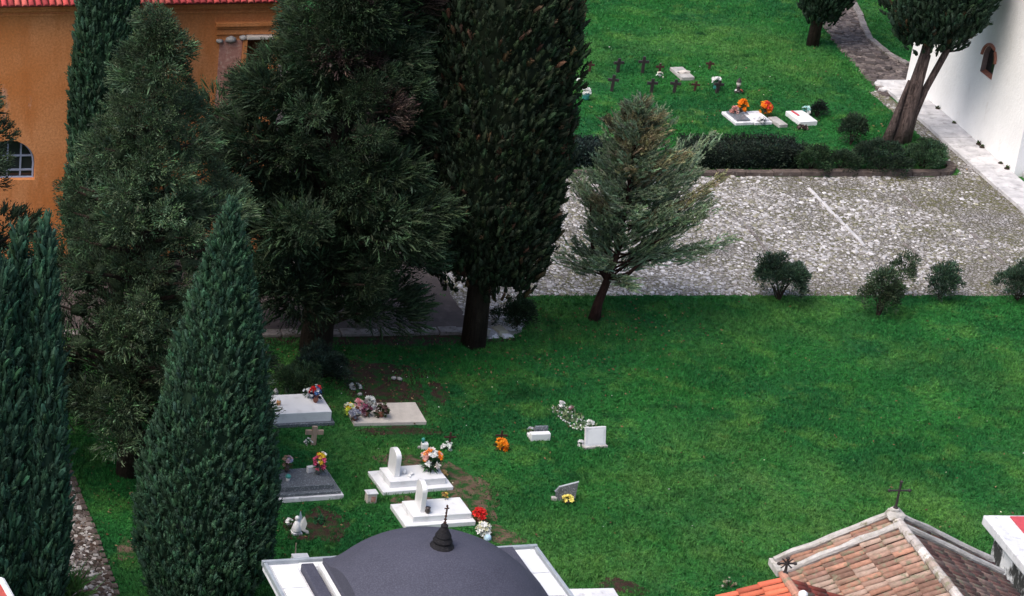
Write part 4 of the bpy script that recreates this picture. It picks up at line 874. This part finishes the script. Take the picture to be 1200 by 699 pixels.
# crosses and small things between graves
c = G(367, 522); o = MB(); o.box((0, 0, .26), (.13, .07, .54)); o.box((-.145, 0, .36), (.16, .065, .13)); o.box((.145, 0, .36), (.16, .065, .13)); tag(o.build('wooden_cross', 'oldwood', bevel=.012, loc=(c.x, c.y, 0)), 'pale weathered wooden cross below the white raised tomb', 'cross')
bouquet('flower_bunch', 'small grey-white flowers beside the pale wooden cross', G(361, 522), 0, [(.62, .66, .66), WH], .10, 9, None, fl=.05)
c = G(497, 527); o = thing('lantern', 'small white grave lamp with pale green bulb in the grass below the beige slab', 'lantern', (c.x, c.y, 0)); b = MB(); b.box((0, 0, .09), (.17, .14, .18)); b.build('body', 'ceramic_white', o, bevel=.02)
b = MB(); b.lathe([(.03, .18), (.035, .24), (.05, .28), (.02, .32)], (-.05, 0, 0), 10); b.build('bulb', 'teal', o, smooth=True)
c = G(491, 527); b = MB(); b.rock((0, 0, .04), (.1, .09, .1), .15); tag(b.build('small_stone', 'stone', loc=(c.x, c.y, .01)), 'little pale stone touching the white grave lamp', 'stone')
def wood_cross(label, c, h, mat='rust', w_=.3, th=.035, group=None, rz=0, lean=0):
    b = MB(); b.box((0, 0, h / 2), (th * 1.3, th, h)); b.box((-(w_ / 2 + th * .65) / 2, 0, h * .70), (w_ / 2 - th * .65, th * .95, th * 1.2)); b.box(((w_ / 2 + th * .65) / 2, 0, h * .70), (w_ / 2 - th * .65, th * .95, th * 1.2))
    o = b.build('cross', mat, bevel=.004, loc=(c.x, c.y, 0)); o.rotation_euler = (0, lean, rz); tag(o, label, 'cross', group); return o
wood_cross('dark little cross between white flowers below the beige slab', G(526, 526), .45)
bouquet('flower_bunch', 'white flowers round the foot of the dark little cross below the beige slab', G(525, 527), 0, [WH, WH, (.7, .75, .7)], .17, 13, None, fl=.06, flat=.6)
wood_cross('thin dark cross behind the single orange bunch on the open lawn', G(586, 524), .45)
bouquet('flower_bunch', 'single orange bunch at the foot of a thin cross on the open lawn', G(587, 527), 0, [OR, OR, (.75, .3, .02)], .19, 20, ('ceramic_dark', .06, .06), (.05, .05, .02), .08, flat=.7)
# statue and soil
c = G(347, 626); o = thing('angel_statue', 'small white kneeling angel statue beside a bare soil patch', 'statue', (c.x, c.y, 0), R(10))
b = MB(); b.box((0, 0, .03), (.24, .2, .06)); b.build('pedestal', 'old_marble', o, bevel=.01)
b = MB(); b.lathe([(.10, .06), (.12, .12), (.09, .24), (.06, .32), (.03, .36)], (0, 0, 0), 12); b.lathe([(.02, .35), (.055, .40), (.055, .44), (.02, .48)], (-.01, 0, 0), 12); b.build('figure', 'marble', o, smooth=True)
b = MB()
for s in (-1, 1): b.add([(.04, .05 * s, .14), (.13, .10 * s, .10), (.16, .14 * s, .34), (.10, .12 * s, .52), (.05, .06 * s, .36), (.06, .07 * s, .14), (.15, .12 * s, .10), (.18, .16 * s, .34), (.12, .14 * s, .52), (.07, .08 * s, .36)], [(0, 1, 2, 3, 4), (9, 8, 7, 6, 5), (0, 5, 6, 1), (1, 6, 7, 2), (2, 7, 8, 3), (3, 8, 9, 4), (4, 9, 5, 0)])
b.build('wings', 'marble', o)
bouquet('flower_bunch', 'white flower head on the left of the angel statue', G(338, 620), 0, [WH], .08, 7, ('ceramic_dark', .03, .12), fl=.05)
c = G(358, 626); b = MB(); b.rock((0, 0, .04), (.2, .13, .1), .15); tag(b.build('small_stone', 'cream_marble', loc=(c.x, c.y, .01)), 'flat beige stone right of the angel statue', 'stone')
bouquet('ground_plant', 'low green leafy plant on the bare soil by the angel statue', G(373, 612), 0, [(.03, .11, .05)], .18, 8, None, (.03, .10, .045), .07, 'plant', flat=.3)
c = G(351, 662); o = thing('grave_marker', 'small white block with a thin wooden stick behind the mausoleum ledge', 'grave marker', (c.x, c.y, 0), R(5)); b = MB(); b.box((0, 0, .12), (.38, .2, .24)); b.build('block', 'marble', o, bevel=.015); b = MB(); b.tube([(-.08, .11, 0), (-.09, .12, .5)], .014, 6); b.build('stick', 'oldwood', o); b = MB(); b.rock((-.12, -.105, .08), (.09, .04, .09), .1); b.build('photo_medallion', 'ceramic_dark', o)
# lawn graves
c = G(632, 516); o = thing('planter_box', 'small white stone planter with grey flowers on the open lawn', 'planter', (c.x, c.y, 0), R(5)); b = MB(); b.box((0, 0, .10), (.50, .16, .20)); b.box((0, .15, .05), (.50, .16, .1)); b.build('box', 'marble', o, bevel=.012)
b = MB(); b.box((.08, .16, .2), (.34, .07, .20)); b.build('plaque', 'granite', o, bevel=.01)
bouquet('flower_bunch', 'grey and pink flowers behind the white stone planter', Vector((c.x - .13, c.y + .24, 0)), .02, [(.5, .52, .55), (.6, .35, .35), (.35, .37, .42)], .13, 12, None, (.08, .1, .1), .05)
o = thing('pebble_grave', 'grave covered with scattered white pebbles behind the pale square plaque', 'grave', (*mid((655, 485), (690, 500)).to_2d(), 0)); r = random.Random(9); b = MB()
for i in range(60):
    a = r.uniform(-1, 1); q = r.uniform(-1, 1); b.rock((a * .34 + q * -.20, q * .62, .035), (r.uniform(.03, .085), r.uniform(.03, .07), .05), .2)
pbl = b.build('pebbles', 'old_marble', o); pbl['kind'] = 'stuff'
nn_ = 260; uu, qq = RNG.uniform(-1, 1, nn_), RNG.uniform(-1, 1, nn_); PP = np.stack([uu * .34 - qq * .2, qq * .62, 0 * uu], 1); DD = RNG.normal(0, .6, (nn_, 3)); DD[:, 2] = abs(DD[:, 2]) + .5
VV, CC = leaves(PP, DD, .12, .05, shade(nn_, (.16, .22, .12), .35, .1)); quads_mesh('leaves', VV, CC, 'leaf', o)
p = mid((655, 485), (690, 500)); NOGRASS.append((p.x, p.y, .25, .4, R(14)))
for x, y, cc, lb in ((657, 479, [WH], 'lone white flower at the far end of the pebble grave'), (670, 484, [(.45, .2, .25), (.3, .2, .2), WH], 'dull pink flowers among the pebbles of the pebble grave'), (692, 500, [WH, (.7, .72, .7)], 'white flowers just behind the pale square plaque'), (681, 523, [WH, (.75, .75, .78)], 'white flowers at the lower left corner of the pale square plaque')):
    bouquet('flower_bunch', lb, G(x, y), 0, cc, .10, 8, None, fl=.055)
c = G(697, 525); o = thing('grave_plaque', 'pale square marble plaque leaning back beside the pebble grave', 'plaque', (c.x, c.y, 0), R(8)); b = MB(); b.box((0, 0, .27), (.54, .07, .52)); q = b.build('plaque', 'old_marble', o, bevel=.01); q.rotation_euler = (R(-14), 0, 0); b = MB(); b.box((0, .02, .03), (.62, .2, .06)); b.build('footing', 'stone', o, bevel=.01)
b = MB(); b.box((0, -.0365, .29), (.40, .004, .36)); w2 = b.build('inscription_panel', 'marble', q)
c = G(662, 588); o = thing('slate_headstone', 'dark slate headstone with slanted top and yellow flowers', 'headstone', (c.x, c.y, 0), R(-8)); b = MB()
pts = [(-.22, 0), (.22, 0), (.26, .50), (-.16, .34), (-.24, .22)]; n = len(pts); vv = [(x, -.04, z) for x, z in pts] + [(x, .04, z) for x, z in pts]
b.add(vv, [tuple(range(n)), tuple(reversed(range(n, 2 * n)))] + [(i, n + i, n + (i + 1) % n, (i + 1) % n) for i in range(n)]); q = b.build('slab', 'slate', o, bevel=.008); q.rotation_euler = (R(-10), 0, 0)
b = MB(); b.tube([(-.25, -.0, .23), (-.17, -.02, .36), (.27, -.02, .52)], .022, 6); bb = b.build('edge', 'metal_edge', q)
b = MB(); b.box((-.26, 0, .05), (.14, .1, .1)); b.build('side_stone', 'stone', o, bevel=.02)
bouquet('flower_bunch', 'yellow flowers at the foot of the dark slate headstone', Vector((c.x + .03, c.y - .13, 0)), 0, [YE, (.85, .72, .2)], .15, 14, ('ceramic_dark', .05, .05), (.05, .07, .03), .07, flat=.6)
p = G(688, 699, .0); o = thing('flat_grave', 'white flat slab beside the right edge of the mausoleum roof', 'grave', (p.x, p.y, 0), R(2)); b = MB(); b.box((-.1, -.42, .10), (1.35, .84, .2)); b.build('slab', 'old_marble', o, bevel=.015); NOGRASS.append((p.x - .1, p.y - .42, .75, .5, 0))
p = G(853, 690, 0); bouquet('flower_bunch', 'pale dried weeds in the grass beside the orange-red roof', p, 0, [(.4, .38, .28), (.3, .28, .18), (.45, .45, .38)], .2, 9, None, (.14, .14, .08), .04)

# ---- far lawn
CG = 'rusty iron crosses on the far lawn'
for (x, yb, h, lb) in ((690.5, 86, .42, 'short faint rusty cross nearest to the tall black cypress'), (723.5, 86, .52, 'dark cross of the pair in line, the farther one'), (716.5, 108, .60, 'dark cross of the pair in line, the nearer one'), (752.5, 87, .62, 'tallest dark cross in the back row left of the lying grey slab'),
    (772.5, 88, .40, 'faint brown cross with white flowers at its foot'), (763, 110, .52, 'dark cross just right of the young conifer tip'), (789.5, 110, .50, 'brown cross in front of the lying grey slab'), (813.5, 109, .40, 'low brown cross between the lying slab and the green vase'), (839.5, 110, .46, 'leaning dark cross behind the white and green flower vase'), (831, 82, .3, 'very small faint cross right of the lying grey slab')):
    f_ = h > .45; wood_cross(lb, G(x, yb), h, 'iron' if f_ else 'rust', .36 if f_ else .28, .075 if f_ else .055, CG, R(random.uniform(-12, 12)), R(8) if 'leaning' in lb else R(random.uniform(-2, 4)))
p = G(799, 89); slabs('flat_grave', 'lying grey slab with pale objects among the far crosses', p, .46, 1.1, R(4), [('slab', .46, 1.05, 0, .12, 'stone', 0)]); 
b = MB(); b.rock((.04, -.05, .15), (.22, .5, .12), .3); tag(b.build('flower_heap', 'cream_marble', loc=(p.x, p.y, 0)), 'pale withered heap lying on the far grey slab', 'flowers')
bouquet('flower_bunch', 'white flowers at the foot of the faint brown cross', G(773, 92), 0, [(.7, .66, .55), WH], .13, 8, None, fl=.06)
bouquet('flower_vase', 'white flowers in a teal vase near the tall black cypress on the far lawn', G(686, 118), 0, [WH, WH], .15, 16, ('teal', .12, .22), fl=.075, up=.2)
bouquet('flower_bunch', 'single white bloom right at the edge of the tall black cypress', G(679, 97), 0, [WH], .08, 6, None, fl=.07)
bouquet('flower_vase', 'round white flowers in a green vase beside the leaning far cross', G(838, 106), 0, [WH, (.75, .8, .8)], .16, 16, ('teal', .08, .22), (.03, .10, .06), .08, up=.2)
c = G(864, 109); o = thing('grave_lantern', 'tall dark grave lantern with white glow glass on the far lawn', 'lantern', (c.x, c.y, 0)); b = MB(); b.lathe([(.12, 0), (.10, .05), (.05, .09), (.06, .22), (.05, .24)], n=10); b.build('base', 'ceramic_dark', o); b = MB(); b.lathe([(.05, .24), (.08, .30), (.07, .38)], n=10); b.build('glass', 'cream_marble', o); b = MB(); b.lathe([(.09, .38), (.05, .46), (.015, .52)], n=10); b.build('lid', 'iron', o)
bouquet('flower_bunch', 'reddish and white flowers round the tall dark grave lantern', Vector((c.x + .02, c.y - .1, 0)), 0, [(.5, .12, .08), WH, (.1, .08, .08)], .17, 12, None, (.03, .04, .03), .06, flat=.5)
K = [('flat_grave', 'grey double-edged grave slab under the left orange bunch', mid((851, 133), (877, 149)), .62, 1.05), ('flat_grave', 'grey marble grave slab under the right orange-red bunch', mid((874, 133), (899, 149)), .60, 1.0)]
for nm, lb, p, w_, l_ in K:
    o = slabs(nm, lb, p, w_, l_, R(6), [('plinth', w_, l_, 0, .10, 'old_marble', 0), ('top_slab', w_ * .72, l_ * .78, .10, .16, 'granite' if 'double' in lb else 'old_marble', .01)])
bouquet('flower_bunch', 'bright orange upright flowers at the head of the left far grave', G(868, 137), .16, [OR, OR, (.85, .35, .03)], .16, 20, ('ceramic_dark', .07, .1), (.12, .1, .03), .10, up=.25, flat=1.4)
bouquet('flower_bunch', 'dull pink flowers left of the bright orange ones on the left far grave', G(859, 138), .14, [(.6, .28, .25), (.5, .35, .33), (.7, .45, .4)], .17, 16, None, (.08, .07, .05), .07)
bouquet('flower_bunch', 'orange-red spread flowers at the head of the right far grave', G(896, 138), .16, [OR, (.75, .10, .03), (.85, .3, .03), (.65, .06, .04)], .22, 28, ('ceramic_dark', .07, .08), (.08, .06, .03), .10, up=.2)
bouquet('flower_bunch', 'white flowers at the foot of the right far grave', G(892, 147), .10, [WH, (.7, .7, .72)], .14, 10, None, (.08, .1, .08), .06)
p = G(911, 146); slabs('flat_grave', 'smallest tilted grey slab right of the two orange-flowered graves', p, .30, .72, R(10), [('slab', .30, .72, 0, .12, 'stone', 0)])
p = mid((926, 134), (951, 150)); o = slabs('flat_grave', 'bright white grave slab with red ribbon and dark plants on the far lawn', p, .60, 1.0, R(7), [('slab', .60, 1.0, 0, .16, 'marble', 0)])
b = MB(); b.box((-.13, .22, .175), (.07, .42, .02), R(10)); tag(b.build('ribbon', 'redpaint', loc=(p.x, p.y, 0)), 'red ribbon lying across the bright white far grave', 'ribbon')
bouquet('flower_bunch', 'pale turquoise flowers at the head of the bright white far grave', G(944, 137), .16, [(.35, .65, .62), (.6, .8, .8), WH], .14, 12, None, (.05, .2, .16), .07)
shrub('potted_plant', 'dark leafy plant leaning over the bright white far grave', G(957, 137), .28, .38, 9, (.012, .02, .016), 71, z0=.05, cat='plant', rl=.17)
bouquet('flower_bunch', 'dark withered flowers at the foot of the bright white far grave', G(940, 152), .0, [(.06, .04, .04), (.1, .06, .06), (.2, .15, .14)], .18, 14, None, (.03, .03, .02), .06, flat=.5)
# potted flowers on the beige slab
for i, (x, y, cols, r_, lb, lc, zz) in enumerate((
    (409, 487, [YE, WH, WH, (.6, .7, .1)], .17, 'white and yellow flowers standing at the left end of the beige slab', (.1, .16, .03), 0.0),
    (415, 497, [(.4, .42, .5), WH, (.3, .3, .38)], .15, 'grey-blue and white flowers at the front left corner of the beige slab', (.03, .04, .05), .10),
    (420, 486, [(.65, .2, .25), (.8, .5, .5), WH], .15, 'pink and white flowers in the flower heap on the beige slab', (.05, .08, .04), .10),
    (428, 492, [(.3, .06, .14), (.5, .35, .4), (.15, .05, .08)], .17, 'dark purple flowers in the middle of the heap on the beige slab', (.03, .05, .025), .10),
    (432, 483, [WH, (.6, .62, .6), (.35, .3, .3)], .15, 'white flowers at the back of the heap on the beige slab', (.04, .07, .04), .10),
    (446, 493, [(.10, .05, .05), (.05, .09, .03), (.16, .10, .09)], .20, 'dark leafy pot plant standing right of the flower heap on the beige slab', (.035, .05, .022), .10))):
    bouquet('potted_flowers', lb, G(x, y), zz, cols, r_, 20, ('terracotta', .08, .11), lc, .065, up=.14)

# ---- grass blades
def grass_blades():
    n = 300000
    def area(x0, x1, y0, y1, n): return RNG.uniform(x0, x1, n), RNG.uniform(y0, y1, n)
    xa, ya = area(2, 46, 41, 63.2, n); xb, yb = area(20, 50, 71.9, 94, int(n * .52))
    x = np.concatenate([xa, xb]); y = np.concatenate([ya, yb])
    k = ~in_poly(x, y, [(-30, 60.25), (19.3, 60.4), (19.9, 60.9), (20.6, 63.0), (60, 63.0), (60, 71.8), (-30, 71.8)])
    k |= (RNG.uniform(0, 1, len(x)) < .04) & (y < 63.25) & (y > 63)
    k &= RNG.uniform(0, 1, len(x)) < np.minimum.reduce([(x - 2) / 2, (50 - x) / 3, np.where(y < 65, (46 - x) / 6, 1), (y - 41) / 4, (94 - y) / 3, np.ones(len(x))])
    for poly in (PATHB, GRAV): k &= ~in_poly(x, y, [tuple(q) for q in poly])
    k &= ~((x > 36.9) & (y > 71) & (y < 79.5))
    for c, rx, ry, mt in SOIL:
        d = ((x - c.x) / rx) ** 2 + ((y - c.y) / ry) ** 2; k &= ~((d < 1.15) & (RNG.uniform(0, 1, len(x)) < np.clip(1.25 - d * .95, 0, .93)))
    for cx, cy, a, b_, rz in NOGRASS:
        dx, dy = x - cx, y - cy; u = dx * math.cos(rz) + dy * math.sin(rz); v = -dx * math.sin(rz) + dy * math.cos(rz); k &= ~((abs(u) < a) & (abs(v) < b_))
    x, y = x[k], y[k]; n = len(x)
    big = (np.sin(x * .9 + 2 * np.sin(y * .5)) * np.sin(y * 1.1 + np.sin(x * .6)))
    Vs = []
    for j in range(3):
        hgt = RNG.uniform(.035, .085, n) * (1 + .35 * big); a = RNG.uniform(0, 6.28, n); ln = RNG.uniform(.01, .06, n); la = RNG.uniform(0, 6.28, n)
        bx, by = x + RNG.normal(0, .025, n), y + RNG.normal(0, .025, n); wd = RNG.uniform(.008, .018, n)
        b0 = np.stack([bx - np.cos(a) * wd, by - np.sin(a) * wd, 0 * x], 1); b1 = np.stack([bx + np.cos(a) * wd, by + np.sin(a) * wd, 0 * x], 1)
        tp = np.stack([bx + np.cos(la) * ln, by + np.sin(la) * ln, hgt], 1)
        Vs.append(np.stack([b0, b1, tp + (b1 - b0) * .15, tp], 1))
    V = np.concatenate(Vs)
    o = quads_mesh('grass', V, np.full((len(V), 4, 3), .5), 'grass'); tag(o, kind='stuff')
    def litter(name, cx, cy, sx, sy, n, size, cols, z):
        px_, py_ = cx + RNG.normal(0, sx, n), cy + RNG.normal(0, sy, n); kk = ~in_poly(px_, py_, [(-30, 60.9), (19.3, 60.9), (20.6, 63.0), (60, 63.0), (60, 71.8), (-30, 71.8)])
        px_, py_ = px_[kk], py_[kk]; m = len(px_); D = RNG.normal(0, 1, (m, 3)); D[:, 2] *= .3
        c = np.array(cols)[RNG.integers(0, len(cols), m)] * np.exp(RNG.normal(0, .2, (m, 1)))
        return leaves(np.stack([px_, py_, z * RNG.uniform(.7, 1.2, m)], 1), D, size * RNG.uniform(.6, 1.3, m), size * .6, c)
    dead = [(.16, .09, .045), (.11, .065, .04), (.22, .15, .08)]
    q = [litter('', *s_, .075, dead, .05) for s_ in ((18.5, 59.3, 2.6, 1.4, 420), (22.4, 61.3, 1.6, .8, 220), (14, 58, 2.6, 1.6, 500), (9, 51, 2.2, 2, 400), (22, 55, 7, 4, 260), (34, 76, 4, 3, 260))]
    tag(quads_mesh('fallen_leaves', np.concatenate([v for v, c in q]), np.concatenate([c for v, c in q]), 'leaf'), kind='stuff')
    q = [litter('', *s_, .045, [(.75, .75, .72), (.7, .68, .5)], .075) for s_ in ((24, 55, 6, 4, 36), (33, 80, 5, 4, 60), (17, 57, 2, 2, 26))]
    tag(quads_mesh('daisies', np.concatenate([v for v, c in q]), np.concatenate([c for v, c in q]), 'petal'), kind='stuff')
grass_blades()
